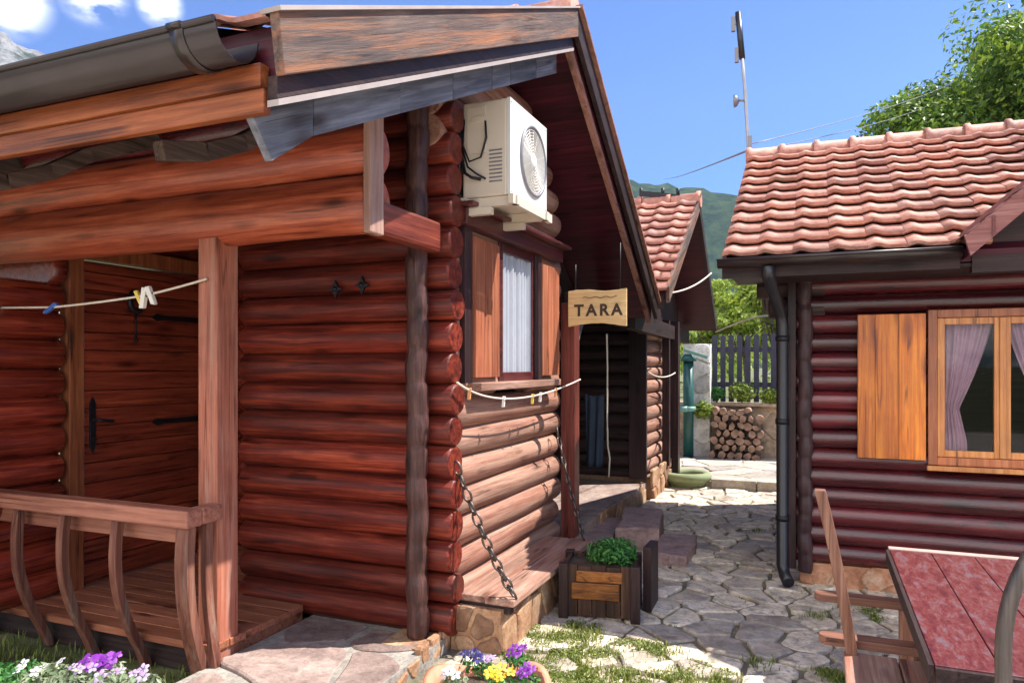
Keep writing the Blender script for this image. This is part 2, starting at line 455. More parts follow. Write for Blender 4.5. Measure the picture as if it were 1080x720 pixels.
M['plinth'] = stone('plinth_stone', [(0.3, (0.2, 0.09, 0.045)), (0.5, (0.36, 0.2, 0.11)), (0.7, (0.5, 0.36, 0.22))], 3.0, 0.8, 0.6, vary=0.4)
M['found'] = stone('foundation_stone', [(0.3, (0.25, 0.1, 0.05)), (0.5, (0.42, 0.2, 0.11)), (0.7, (0.52, 0.38, 0.27))], 4.0, 0.75, 0.6, vary=0.4)
M['step'] = stone('step_stone', [(0.3, (0.16, 0.11, 0.11)), (0.5, (0.3, 0.2, 0.19)), (0.7, (0.42, 0.3, 0.27))], 4.0, 0.7, 0.6, vary=0.3)
M['fill_terrace'] = plain('fill_terrace_stone', (0.62, 0.54, 0.45), .8)  # pale tone for the added paving that bounces fill light
M['mortar'] = stone('mortar', [(0.3, (0.1, 0.085, 0.06)), (0.5, (0.19, 0.165, 0.12)), (0.7, (0.3, 0.27, 0.2))], 6.0, 0.95, 0.8, moss=(0.09, 0.12, 0.03))
M['patio_mortar'] = stone('patio_mortar', [(0.3, (0.2, 0.18, 0.16)), (0.6, (0.32, 0.3, 0.27))], 6.0, 0.95, 0.8)
M['kerb'] = stone('kerb_stone', [(0.3, (0.36, 0.31, 0.25)), (0.6, (0.52, 0.46, 0.38))], 3.0, 0.8, 0.3)
M['ground'] = stone('ground_soil', [(0.3, (0.06, 0.07, 0.025)), (0.5, (0.12, 0.13, 0.05)), (0.7, (0.22, 0.19, 0.11))], 1.3, 0.95, 0.6)
M['tile'] = stone('roof_tile', [(0.25, (0.27, 0.09, 0.055)), (0.45, (0.5, 0.225, 0.165)), (0.75, (0.68, 0.4, 0.33))], 3.0, 0.7, 0.25, vary=0.3, moss=(0.22, 0.13, 0.09), bd=0.004)
M['bark'] = plain('bark', (0.1, 0.075, 0.055), 0.9, var=0.4, scale=10, bstr=1.0)
M['firewood'] = plain('firewood', (0.26, 0.16, 0.11), 0.85, var=0.5, scale=7, bstr=0.6)
M['leaf_bright'] = leaf('leaf_bright', (0.12, 0.2, 0.015), (0.26, 0.36, 0.035), (0.4, 0.46, 0.08), 0.45)
M['leaf_tree'] = leaf('leaf_tree', (0.035, 0.09, 0.01), (0.12, 0.22, 0.02), (0.32, 0.42, 0.04), 0.4)
M['leaf_green'] = leaf('leaf_green', (0.02, 0.1, 0.02), (0.05, 0.2, 0.035), (0.1, 0.3, 0.06), 0.3)
M['leaf_grey'] = leaf('leaf_grey', (0.12, 0.17, 0.09), (0.24, 0.3, 0.17), (0.42, 0.46, 0.3), 0.3)
M['grass'] = leaf('grass_blades', (0.07, 0.12, 0.015), (0.17, 0.22, 0.035), (0.32, 0.34, 0.08), 0.35)
M['purple'] = leaf('petal_purple', (0.16, 0.02, 0.28), (0.26, 0.04, 0.42), (0.42, 0.16, 0.55), 0.3)
M['lilac'] = leaf('petal_lilac', (0.4, 0.25, 0.5), (0.5, 0.35, 0.6), (0.6, 0.5, 0.66), 0.3)
M['yellow'] = leaf('petal_yellow', (0.6, 0.38, 0.02), (0.75, 0.56, 0.03), (0.8, 0.7, 0.12), 0.3)
M['navy'] = leaf('petal_navy', (0.02, 0.015, 0.09), (0.04, 0.03, 0.16), (0.12, 0.1, 0.32), 0.3)
M['whitep'] = leaf('petal_white', (0.6, 0.55, 0.6), (0.7, 0.66, 0.7), (0.8, 0.78, 0.76), 0.3)

def glass_mat():
    m, n, b = new_mat('window_glass')
    b.inputs['Base Color'].default_value = (0.9, 0.93, 0.95, 1)
    b.inputs['Roughness'].default_value = 0.03
    b.inputs['IOR'].default_value = 1.45
    t = n.nodes.new("ShaderNodeBsdfTransparent"); t.inputs[0].default_value = (0.85, 0.88, 0.9, 1)
    g = n.nodes.new("ShaderNodeBsdfGlossy"); g.inputs['Roughness'].default_value = 0.03
    f = n.nodes.new("ShaderNodeFresnel"); f.inputs[0].default_value = 1.3
    mx = n.nodes.new("ShaderNodeMixShader")
    n.links.new(f.outputs[0], mx.inputs[0]); n.links.new(t.outputs[0], mx.inputs[1]); n.links.new(g.outputs[0], mx.inputs[2])
    n.links.new(mx.outputs[0], n.nodes['Material Output'].inputs[0])
    return m
M['glass'] = glass_mat()

def table_mat():
    m, n, b = new_mat('table_varnish')
    vec, isl, raw = coords(n, (3.2, 1.0, 1))
    a = noise_n(n, vec, 8, 14, 0.85, 0.3)
    r = ramp(n, [(0.34, (0.015, 0.004, 0.008)), (0.45, (0.08, 0.007, 0.012)), (0.52, (0.12, 0.022, 0.02)), (0.57, (0.11, 0.06, 0.07)), (0.64, (0.08, 0.07, 0.11))])
    n.links.new(a, r.inputs[0]); n.links.new(r.outputs[0], b.inputs['Base Color'])
    g = noise_n(n, vec, 9, 6, 0.7)
    mrr = n.nodes.new("ShaderNodeMapRange"); mrr.inputs[3].default_value = 0.3; mrr.inputs[4].default_value = 0.75; b.inputs['Specular IOR Level'].default_value = 0.25
    n.links.new(g, mrr.inputs[0]); n.links.new(mrr.outputs[0], b.inputs['Roughness'])
    bump(n, b, noise_n(n, vec, 22, 8, 0.7), 0.4, 0.004)
    return m
M['table'] = table_mat()

def mountain_mat(name, lo, hi, rock, rockamt):
    m, n, b = new_mat(name)
    vec, isl, raw = coords(n, (1,1,1), False)
    a = noise_n(n, vec, 0.05, 12, 0.75)
    r = ramp(n, [(0.42, lo), (0.58, hi)]); n.links.new(a, r.inputs[0])
    k = noise_n(n, vec, 0.018, 10, 0.7)
    kr = ramp(n, [(rockamt, (0,0,0)), (rockamt+0.07, (1,1,1))]); n.links.new(k, kr.inputs[0])
    col = mixc(n, kr.outputs[0], r.outputs[0], rock)
    n.links.new(col, b.inputs['Base Color']); b.inputs['Roughness'].default_value = 1.0
    b.inputs['Specular IOR Level'].default_value = 0.0
    bump(n, b, a, 1.0, 12.0)
    return m
M['hill_green'] = mountain_mat('hill_woods', (0.014, 0.035, 0.016), (0.05, 0.085, 0.03), (0.1, 0.11, 0.06), 0.6)
M['hill_rock'] = mountain_mat('hill_rock', (0.2, 0.2, 0.2), (0.4, 0.39, 0.38), (0.06, 0.08, 0.05), 0.56)

# ------------------------------------------------------------------ ground and terrain
g = MB()
N = 60
vs_, fs_ = [], []
rad = [0.01, 3, 8, 16, 30, 60, 120, 250, 500, 900, 1500, 2500]
for r_ in rad:
    for k in range(N):
        t = 2*math.pi*k/N
        vs_.append((r_*math.cos(t), r_*math.sin(t), -0.03 if r_ < 16 else -0.03 + 0))
for i in range(len(rad)-1):
    for k in range(N):
        fs_.append((i*N+k, (i+1)*N+k, (i+1)*N+(k+1)%N, i*N+(k+1)%N))
g.add(vs_, fs_, True)
g.build('ground', M['ground'], kind='structure')

def mountain(name, az0, az1, dist, hfun, mat, depth=500, n=120, m=26):
    """a ridge that rises behind the village between two compass angles (degrees from the alley, clockwise)"""
    b = MB(); vv, ff = [], []
    for j in range(m+1):
        q = j/m
        for i in range(n+1):
            az = az0 + (az1-az0)*i/n
            d = dist + depth*q
            x, y = d*math.sin(R(az)), d*math.cos(R(az))
            prof = math.sin(min(1, q/0.6)*math.pi/2) if q < .6 else math.cos((q-.6)/.4*math.pi/2)
            h = hfun(az)*prof
            nn = mnoise.fractal(Vector((x/90, y/90, 3.1)), 0.9, 2.0, 7)
            h += nn*hfun(az)*0.11*min(1, q*3)*(1 if q < .9 else .3)
            vv.append((x, y, max(-2, h) if 0 < j < m else -3))
    for j in range(m):
        for i in range(n):
            a = j*(n+1)+i
            ff.append((a, a+1, a+n+2, a+n+1))
    b.add(vv, ff, True)
    return b.build(name, mat, kind='structure')
def lerp_tab(tab):
    def f(a):
        for (a0, h0), (a1, h1) in zip(tab, tab[1:]):
            if a0 <= a <= a1:
                t = (a-a0)/(a1-a0); t = t*t*(3-2*t)
                return h0+(h1-h0)*t
        return tab[0][1] if a < tab[0][0] else tab[-1][1]
    return f
# azimuths: u=665 -> -13.3deg, u=780 -> -5.4deg, u=0 -> -57.8deg
mountain('hill', -44, 36, 620, lerp_tab([(-44, 60), (-24, 170), (-14, 225), (-10, 222), (-5, 200), (2, 140), (14, 90), (36, 60)]), M['hill_green'])
mountain('mountain', -95, -46, 700, lerp_tab([(-95, 330), (-66, 430), (-60.5, 385), (-58, 352), (-55.5, 336), (-54, 320), (-51, 260), (-46, 60)]), M['hill_rock'])

hz = MB().box((-1250, -60, -6), (760, 1330, 470)).build('haze', bpy.data.materials.new('haze'), kind='stuff')
hm = hz.data.materials[0]; hm.use_nodes = True; hn = hm.node_tree; hn.nodes.clear()
ho = hn.nodes.new('ShaderNodeOutputMaterial'); hp_ = hn.nodes.new('ShaderNodeVolumePrincipled')
hp_.inputs['Density'].default_value = 0.00016; hp_.inputs['Color'].default_value = (0.6, 0.78, 1.0, 1); hp_.inputs['Anisotropy'].default_value = 0.2
hn.links.new(hp_.outputs[0], ho.inputs['Volume'])

# flagstones ---------------------------------------------------------
def clip(poly, p, nrm):
    res = []
    for i in range(len(poly)):
        a, b = poly[i], poly[(i+1) % len(poly)]
        da, db = (a-p).dot(nrm), (b-p).dot(nrm)
        if da <= 0: res.append(a)
        if da*db < 0: res.append(a + (b-a)*(da/(da-db)))
    return res

def flags(b, x0, x1, y0, y1, size, z, gap=0.014, thick=0.03, rnd=None, keep=None, tilt=0.010, jit=0.42, ztop=0.008):
    rnd = rnd or random.Random(3)
    pts = []
    nx, ny = max(1, round((x1-x0)/size)), max(1, round((y1-y0)/size))
    sx, sy = (x1-x0)/nx, (y1-y0)/ny
    grid = {}
    for i in range(-1, nx+1):
        for j in range(-1, ny+1):
            grid[i, j] = Vector((x0+(i+.5+(rnd.random()-.5)*2*jit)*sx, y0+(j+.5+(j%2 and .0)+(rnd.random()-.5)*2*jit)*sy))
    for i in range(nx):
        for j in range(ny):
            c = grid[i, j]
            poly = [Vector((x0,y0)), Vector((x1,y0)), Vector((x1,y1)), Vector((x0,y1))]
            for di in range(-2, 3):
                for dj in range(-2, 3):
                    o = grid.get((i+di, j+dj))
                    if (di or dj) and o is not None:
                        n_ = (o-c); mid = (o+c)/2
                        n_.normalize()
                        poly = clip(poly, mid - n_*gap*(0.6+rnd.random()*0.9)*.5, n_)
                        if len(poly) < 3: break
                if len(poly) < 3: break
            if len(poly) < 3: continue
            cen = sum(poly, Vector((0,0)))/len(poly)
            if keep and not keep(cen): continue
            # resample edges with jitter then round corners
            q = []
            for k in range(len(poly)):
                a, e = poly[k], poly[(k+1) % len(poly)]
                L_ = (e-a).length
                ns = max(1, int(L_/(size*0.28)))
                for t in range(ns):
                    p_ = a.lerp(e, t/ns)
                    if t: p_ = p_ + (cen-p_).normalized()*rnd.random()*size*0.045
                    q.append(p_)
            for _ in range(1):
                q2 = []
                for k in range(len(q)):
                    a, e = q[k], q[(k+1) % len(q)]
                    q2 += [a.lerp(e, .22), a.lerp(e, .78)]
                q = q2
            n = len(q)
            tx, ty = (rnd.random()-.5)*tilt*2, (rnd.random()-.5)*tilt*2
            zz = z + rnd.random()*ztop
            def H(p_): return zz + (p_.x-cen.x)*tx*3 + (p_.y-cen.y)*ty*3
            ins = [p_ + (cen-p_).normalized()*0.012 for p_ in q]
            vv = [(p_.x, p_.y, z-thick) for p_ in q] + [(p_.x, p_.y, H(p_)-0.008) for p_ in q] + [(p_.x, p_.y, H(p_)) for p_ in ins]
            ff = [tuple(range(2*n, 3*n))]
            for k in range(n):
                k2 = (k+1) % n
                ff.append((k, k2, n+k2, n+k)); ff.append((n+k, n+k2, 2*n+k2, 2*n+k))
            b.add(vv, ff)

b = MB()
flags(b, -1.86, 0.6, 3.0, 9.85, 0.25, 0.0, rnd=random.Random(5), jit=.46, ztop=.016, tilt=.02, gap=.02)
flags(b, 0.6, 4.0, 0.6, 6.0, 0.25, 0.0, rnd=random.Random(6), jit=.5, ztop=.016, tilt=.02, gap=.02)
flags(b, -1.9, 0.6, 0.2, 3.0, 0.36, 0.0, rnd=random.Random(8))
b.build('alley_paving', M['flag'], kind='structure')
b = MB().box((-1.95, 0.2, -0.06), (4.0, 9.86, -0.012))
b.build('mortar_bed', M['mortar'], kind='structure')
# unseen pale paving, added out of view to bounce warm light onto shaded fronts
b = MB(); flags(b, -9, 9, -9, 0.15, 0.75, 0.0, rnd=random.Random(19)); flags(b, 4.05, 9, 0.2, 5.6, 0.6, 0.0, rnd=random.Random(29)); b.build('fill_terrace_paving', M['fill_terrace'], kind='structure')
b = MB().box((-9, -9, -0.06), (9, 0.15, -0.012)); b.build('fill_terrace_bed', M['fill_terrace'], kind='structure')
# back court
b = MB()
flags(b, -2.4, 0.6, 9.95, 12.6, 0.5, 0.10, rnd=random.Random(9))
b.build('court_paving', M['kerb'], kind='structure')
b = MB().box((-2.6, 9.9, -0.06), (0.8, 12.75, 0.085)); b.build('court_bed', M['kerb'], kind='structure')
b = MB()
x = -1.28
rk = random.Random(4)
while x < 0.6:
    l = 0.5+rk.random()*0.3
    b.box((x, 9.82, -0.02), (x+l-0.012, 10.05, 0.125+rk.random()*0.015)); x += l
b.build('kerb', M['kerb'], bevel=0.012, kind='structure')
# patio by the porch
b = MB()
flags(b, -2.84, -1.93, 1.2, 3.62, 0.42, 0.085, gap=0.03, rnd=random.Random(21), tilt=0.01, ztop=0.008)
b.build('patio', M['patio'], kind='structure')
b = MB().box((-2.85, 1.2, -0.05), (-1.925, 3.66, 0.078)); b.build('patio_bed', M['patio_mortar'], kind='structure')

# ------------------------------------------------------------------ shared builders
def stone_face(b, x0, x1, z0, z1, y, depth, size, rnd, axis='y', sgn=-1):
    """random rubble facing on a vertical face"""
    t = MB()
    flags(t, x0, x1, z0, z1, size, 0.0, gap=0.016, thick=depth, rnd=rnd, tilt=0.02, ztop=0.012)
    for i, p in enumerate(t.v):
        if axis == 'y': t.v[i] = Vector((p.x, y + sgn*p.z, p.y))
        else: t.v[i] = Vector((y + sgn*p.z, p.x, p.y))
    b.add(t.v, t.f)

def tiles(b, e0, e1, r0, cols, rows, th=0.014, wave=0.022, lift=0.028, rnd=None, skip=None):
    """interlocking clay tiles; e0->e1 the eave line, r0 the ridge point above e0"""
    rnd = rnd or random.Random(2)
    e0, e1, r0 = Vector(e0), Vector(e1), Vector(r0)
    du = (e1-e0)/cols; dv = (r0-e0)/rows
    nrm = du.cross(dv).normalized()
    if nrm.z < 0: nrm = -nrm
    K = 9
    def prof(t):   # roll on one side, shallow pan on the other
        return wave*(math.exp(-((t-0.24)/0.17)**2)*1.15 )
    for r_ in range(rows):
        for c in range(cols):
            if skip and skip(e0 + du*(c+.5) + dv*(r_+.5)): continue
            jz = rnd.random()*0.004; js = (rnd.random()-.5)*0.012; 
            vv = []
            for k in range(K+1):
                t = k/K
                base = e0 + du*(c + t) + dv*(r_ + js)
                h = prof(t) + jz
                lo = base - dv*0.04 + nrm*(h + lift)
                hi = base + dv*1.02 + nrm*(h + 0.004)
                bt = base - dv*0.04 + nrm*(h + lift - th)
                rt = base + dv*0.12 + nrm*(h + lift*0.5 - th)
                vv += [bt, lo, hi, rt]
            ff = []
            for k in range(K):
                a = k*4; q = a+4
                ff += [(a, q, q+1, a+1), (a+1, q+1, q+2, a+2), (a, a+3, q+3, q)]
            b.add(vv, ff, False)
            for i_ in range(len(ff)): 
                if i_ % 3 == 1: b.sm[-len(ff)+i_] = True

def ridge_tiles(b, p, q, n, r=0.085):
    p, q = Vector(p), Vector(q)
    for i in range(n):
        a = p.lerp(q, i/n); c = p.lerp(q, (i+1.12)/n)
        pts = [a, a.lerp(c, .12), a.lerp(c, .16), c]
        rs = [r*1.22, r*1.22, r*1.0, r*0.93]
        b.tube(pts, rs, 14)

def chain(name, p, q, sag, pitch, parent, r=0.0065):
    b = MB()
    p, q = Vector(p), Vector(q)
    n = max(4, int((q-p).length*1.03/pitch))
    pts = []
    for i in range(n+1):
        t = i/n
        x = p.lerp(q, t); x.z -= sag*4*t*(1-t); pts.append(x)
    for i in range(n):
        a, c = pts[i], pts[i+1]; d = (c-a).normalized()
        ref = Vector((0,0,1)) if abs(d.z) < .95 else Vector((1,0,0))
        s1 = d.cross(ref).normalized(); s2 = s1.cross(d)
        s_ = s1 if i % 2 else s2
        s_ = (s_*0.85 + (s2 if i % 2 else s1)*0.5).normalized()
        m_ = (a+c)/2; hl = pitch*0.62; hw = pitch*0.42
        ring = [m_ + d*hl*math.cos(t)*(1 if abs(math.cos(t)) > .5 else 1.0) + s_*hw*math.sin(t) for t in [2*math.pi*k/12 for k in range(12)]]
        b.tube(ring, r, 6, closed=True)
    return b.build(name, M['chain'], parent)

def sagline(p, q, sag, n=24):
    p, q = Vector(p), Vector(q)
    return [p.lerp(q, i/n) - Vector((0,0,sag*4*(i/n)*(1-i/n))) for i in range(n+1)]

# ------------------------------------------------------------------ the near cabin on the left
cab = thing('log_cabin', (-1.94, 3.6, 0), 'near red log cabin on the left, with corner porch and air conditioner under its gable', 'cabin')
STEP = 0.178
XW = -2.03                       # gable wall centre line
def rake_near(Y): return 3.95 - 0.455*(4.6-Y)
def rake_far(Y): return 3.95 - 0.665*(Y-4.6)
def rake(Y): return rake_near(Y) if Y < 4.6 else rake_far(Y)
# front wall, logs along x
b = MB()
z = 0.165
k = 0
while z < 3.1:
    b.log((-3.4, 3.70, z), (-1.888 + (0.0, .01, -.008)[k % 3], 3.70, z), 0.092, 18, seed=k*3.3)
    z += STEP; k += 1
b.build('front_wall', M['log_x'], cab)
# gable wall, logs along y
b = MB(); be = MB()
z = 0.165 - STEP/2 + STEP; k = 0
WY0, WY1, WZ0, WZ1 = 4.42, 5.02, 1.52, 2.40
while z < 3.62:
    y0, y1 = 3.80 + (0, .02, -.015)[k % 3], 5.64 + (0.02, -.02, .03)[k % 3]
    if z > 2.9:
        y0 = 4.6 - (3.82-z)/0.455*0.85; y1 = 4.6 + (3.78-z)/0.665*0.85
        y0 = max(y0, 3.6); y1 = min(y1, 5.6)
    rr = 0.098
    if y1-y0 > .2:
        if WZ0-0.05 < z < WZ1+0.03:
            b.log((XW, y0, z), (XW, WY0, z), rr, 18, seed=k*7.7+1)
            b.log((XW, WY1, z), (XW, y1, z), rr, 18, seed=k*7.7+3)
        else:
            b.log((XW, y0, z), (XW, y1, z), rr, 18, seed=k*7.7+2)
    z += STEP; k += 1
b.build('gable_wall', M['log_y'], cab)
def wavy(x, y, z0, z1, r, step, amp=0.08, n=14):
    b = MB(); pts = []; rs = []; z = z0; rd = random.Random(int(x*77))
    while z < z1:
        ph = (z-z0)/step
        pts.append((x + 0.006*math.sin(ph*2.1), y + .004*math.sin(ph*3.7), z)); rs.append(r*(1 - amp + 2*amp*abs(math.sin(math.pi*ph))**0.8 + rd.uniform(-.03, .03))); z += step/9
    return b.tube(pts, rs, n)
wavy(-2.06, 3.555, 0.09, 3.2, 0.06, STEP).build('corner_column', wood('corner_grey', (0.02, 0.009, 0.008), (0.06, 0.026, 0.022), (0.15, 0.07, 0.055), 'z', .5, .1), cab)
# dark boards that fill the gable up to the rake
b = MB()
b.prism([(3.6, 2.6), (5.6, 2.6), (5.6, 3.05), (4.6, 3.78), (3.6, 3.33)], 'x', -2.1, -2.06)
b.build('gable_lining', M['soffit'], cab)
# inner walls so no daylight comes through
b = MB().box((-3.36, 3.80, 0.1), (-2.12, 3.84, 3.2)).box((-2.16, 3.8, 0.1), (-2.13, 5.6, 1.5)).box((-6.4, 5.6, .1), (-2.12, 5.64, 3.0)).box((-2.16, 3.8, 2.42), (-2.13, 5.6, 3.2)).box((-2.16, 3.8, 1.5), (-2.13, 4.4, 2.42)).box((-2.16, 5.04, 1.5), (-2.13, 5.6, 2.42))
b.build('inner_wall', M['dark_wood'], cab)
# recess: door wall along y
XD = -4.45
b = MB(); z = 0.25; k = 0
while z < 2.7:
    b.log((XD-0.02, 1.9 if z < 2.15 else 3.08, z), (XD-0.02, 3.17, z), 0.1, 16, seed=k+40)
    b.log((XD-0.02, 4.36, z), (XD-0.02, 4.6, z), 0.1, 16, seed=k+60)
    z += STEP; k += 1
z = 0.25
while z < 3.2:
    b.log((XD, 4.62, z), (-3.3, 4.62, z), 0.1, 16, seed=k+80); z += STEP; k += 1
b.box((XD-.2, 3.1, 2.3), (XD-.02, 4.6, 3.2)).box((-7.0, 3.12, 0.1), (XD-.03, 3.16, 3.2))
b.box((-3.42, 3.72, 0.1), (-3.36, 4.6, 3.1))
b.build('porch_wall', wood('log_porch', (0.04, 0.007, 0.006), (0.22, 0.028, 0.014), (0.44, 0.085, 0.03), 'y', 0.2, 0.6), cab)
# door
dr = None
b = MB()
zb = 0.2; k = 0
rd = random.Random(12)
while zb < 2.25:
    h = 0.115 + rd.random()*0.03
    b.box((XD+0.02, 3.30, zb), (XD+0.055+rd.random()*0.004, 4.26, min(2.28, zb+h-0.006))); zb += h
b.box((XD-.02, 3.29, 0.17), (XD+0.03, 4.27, 2.29))
dr = b.build('door', M['door'], cab, bevel=0.004)
hb = MB()
hb.box((XD+0.058, 3.335, 1.08), (XD+0.07, 3.375, 1.36))
hb.tube([(XD+0.07, 3.355, 1.25), (XD+0.12, 3.355, 1.25), (XD+0.125, 3.37, 1.245), (XD+0.125, 3.46, 1.235)], 0.011, 8)
hb.tube([(XD+0.07, 3.355, 1.12), (XD+0.09, 3.355, 1.12)], 0.014, 8)
hb.prism([(3.335, 1.36), (3.375, 1.36), (3.355, 1.4)], 'x', XD+.058, XD+.07)
hb.prism([(3.335, 1.08), (3.355, 1.03), (3.375, 1.08)], 'x', XD+.058, XD+.07)
hb.build('handle', M['iron'], dr, bevel=0.002)
for zz in (1.2, 0.52, 1.95):
    hb = MB()
    hb.prism([(4.26, zz-0.02), (4.26, zz+0.02), (3.92, zz+0.016), (3.86, zz+0.026), (3.82, zz), (3.86, zz-0.026), (3.92, zz-0.016)], 'x', XD+0.061, XD+0.068)
    hb.tube([(XD+.07, 4.27, zz-.05), (XD+.07, 4.27, zz+.05)], 0.014, 8)
    hb.build('hinge', M['iron'], dr)
b = MB().box((XD-.02, 3.19, 0.16), (XD+.075, 3.29, 2.3)).box((XD-.02, 4.27, 0.16), (XD+.075, 4.36, 2.3)).box((XD-.02, 3.19, 2.3), (XD+.075, 4.36, 2.4))
b.build('door_frame', M['frame_z'], cab, bevel=0.004)

# porch: post, deck, beams, railing
b = MB().box((-3.0, 2.9, 0.0), (-2.87, 3.05, 2.27))
b.build('porch_post', M['post'], cab, bevel=0.006)
b = MB()
yy = 2.86; rd = random.Random(3)
while yy < 3.55:
    b.box((-6.2, yy, 0.125), (-2.86+rd.random()*.006, yy+0.116, 0.165)); yy += 0.12
while yy < 4.55:
    b.box((-6.2, yy, 0.125), (-3.35, yy+0.116, 0.165)); yy += 0.12
b.build('deck', M['deck'], cab, bevel=0.004)
b = MB().box((-6.2, 2.92, -0.02), (-2.98, 2.95, 0.12))
MB().box((-2.93, 2.97, 0.0), (-2.885, 3.6, 0.122)).build('deck_side', M['deck'], cab, bevel=.004)
b.build('deck_skirt', M['dark_wood_x'], cab)
b = MB().log((-7.0, 2.98, 2.38), (-1.945, 2.98, 2.38), 0.142, 22, wob=0.003).log((-7.0, 2.985, 2.64), (-1.945, 2.985, 2.64), 0.125, 22, wob=0.003)
for p_ in b.v: p_.y = 2.985 + (p_.y-2.98)*0.86
b.build('porch_beam', M['beam_x'], cab)
b = MB().log((-7.0, 3.02, 2.86), (-2.0, 3.02, 2.86), 0.11, 18)
b.build('upper_plate', M['log_dark_x'], cab)
b = MB().beam((-1.975, 2.97, 2.315), (-1.975, 3.6, 2.315), 0.09, 0.17)
b.build('side_beam', M['beam_y'], cab, bevel=0.02)
b = MB().box((-1.943, 2.855, 2.22), (-1.905, 2.975, 2.86))
b.build('end_board', wood('end_board_pink', (0.3, 0.15, 0.11), (0.45, 0.27, 0.21), (0.6, 0.42, 0.36), 'z', 0.6), cab, bevel=0.006)

rl = MB().box((-6.2, 2.665, 0.805), (-2.83, 2.765, 0.893)).box((-2.92, 2.768, 0.808), (-2.83, 2.9, 0.891))
rail = rl.build('railing', M['rail'], cab, bevel=0.01)
MB().box((-6.2, 2.775, 0.70), (-2.95, 2.81, 0.79)).build('rail_ledger', M['rail'], rail, bevel=0.004)
def baluster(x, w_, bow=1.0, axis='y', y=2.715, tw=0.035, mat='baluster'):
    b = MB(); n = 26; vv = []; 
    prof_ = []
    for i in range(n+1):
        t = i/n
        zz = 0.806 - t*0.83
        off = bow*(-0.03*math.sin(math.pi*min(1, t*1.15)) + 0.14*t*t)
        prof_.append((zz, off))
    for zz, off in prof_:
        if axis == 'y':
            cs = [(x-w_/2, y+off-tw/2), (x+w_/2, y+off-tw/2), (x+w_/2, y+off+tw/2), (x-w_/2, y+off+tw/2)]
        else:
            cs = [(x-off-tw/2, y-w_/2), (x-off+tw/2, y-w_/2), (x-off+tw/2, y+w_/2), (x-off-tw/2, y+w_/2)]
        vv += [(p[0], p[1], zz) for p in cs]
    ff = [(0,1,2,3), (n*4+3, n*4+2, n*4+1, n*4)]
    for i in range(n):
        a = i*4
        for k in range(4):
            ff.append((a+k, a+4+k, a+4+(k+1)%4, a+(k+1)%4))
    b.add(vv, ff)
    o = b.build('baluster', M[mat], rail, bevel=0.004)
    return o
for u_, w_ in ((20, 0.05), (68, 0.05), (124, 0.048)):
    baluster(pix(u_, 545, Y=2.71).x, w_, 1.25, tw=0.045)
baluster(pix(-40, 545, Y=2.71).x, 0.05, 1.25, tw=0.045); baluster(pix(-120, 545, Y=2.71).x, 0.05, 1.25, tw=0.045)
baluster(pix(194, 545, Y=2.70).x, 0.085, 0.75, tw=0.05)
baluster(-2.872, 0.05, -0.55, 'x', 2.84)

# roof
EAVE_N, EAVE_F = 1.76, 7.12
b = MB()
def slab(b, y0, y1, off_top, off_bot, xa, xb):
    b.prism([(y0, rake(y0)+off_top), (y1, rake(y1)+off_top), (y1, rake(y1)+off_bot), (y0, rake(y0)+off_bot)], 'x', xa, xb)
# planked underside
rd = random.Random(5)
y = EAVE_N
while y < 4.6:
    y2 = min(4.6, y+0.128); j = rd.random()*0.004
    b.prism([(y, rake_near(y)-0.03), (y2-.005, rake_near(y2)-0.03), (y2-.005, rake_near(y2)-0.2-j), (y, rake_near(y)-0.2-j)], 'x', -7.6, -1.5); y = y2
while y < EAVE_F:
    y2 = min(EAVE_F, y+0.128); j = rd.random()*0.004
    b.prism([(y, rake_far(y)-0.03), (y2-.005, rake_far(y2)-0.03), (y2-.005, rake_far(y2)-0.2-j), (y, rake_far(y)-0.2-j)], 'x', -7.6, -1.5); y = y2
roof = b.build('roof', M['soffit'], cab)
# barge boards
b = MB()
b.prism([(1.73, rake_near(1.73)-0.185), (1.70, rake_near(1.73)), (4.6, 3.95), (4.6, 3.765)], 'x', -1.485, -1.45)
b.build('barge_board', M['barge'], roof, bevel=0.004)
b = MB()
b.prism([(1.74, rake_near(1.74)-0.25), (1.74, rake_near(1.74)-0.18), (4.6, 3.77), (4.6, 3.70)], 'x', -1.525, -1.487)
b.build('under_board', M['dark_wood'], roof)
b = MB()
b.prism([(1.74, rake_near(1.74)-0.272), (1.74, rake_near(1.74)-0.252), (4.6, 3.698), (4.6, 3.678)], 'x', -1.525, -1.482)
b.build('pale_strip', M['white_edge'], roof)
b = MB()
rd = random.Random(8); y = 1.74
cuts = [1.74, 2.05, 2.62, 3.1, 3.55, 3.8, 4.2, 4.58]
for a_, c_ in zip(cuts, cuts[1:]):
    q_ = c_-0.006
    b.prism([(a_+(0.1 if a_ == 1.74 else 0), rake_near(a_)-0.40), (a_, rake_near(a_)-0.27), (q_, rake_near(q_)-0.27), (q_, rake_near(q_)-0.40)], 'x', -1.62-rd.random()*.008, -1.60+rd.random()*.008)
b.build('inner_board', M['grey_wood'], roof, bevel=0.003)
b = MB()
b.prism([(4.6, 3.77), (4.6, 3.95), (7.2, rake_far(7.2)), (7.17, rake_far(7.17)-0.18)], 'x', -1.485, -1.45)
b.build('barge_board', M['dark_wood'], roof, bevel=0.004)
b = MB()
b.prism([(4.6, 3.952), (4.6, 3.975), (7.2, rake_far(7.2)+.025), (7.2, rake_far(7.2)+0.002)], 'x', -1.5, -1.42)
b.prism([(4.6, 3.68), (4.6, 3.745), (7.14, rake_far(7.14)-0.185), (7.12, rake_far(7.12)-0.25)], 'x', -1.545, -1.505)
b.build('edge_strip', wood('edge_strip', (0.15, 0.07, 0.05), (0.3, 0.15, 0.11), (0.4, 0.22, 0.17), 'y', 0.6), roof)
b = MB()
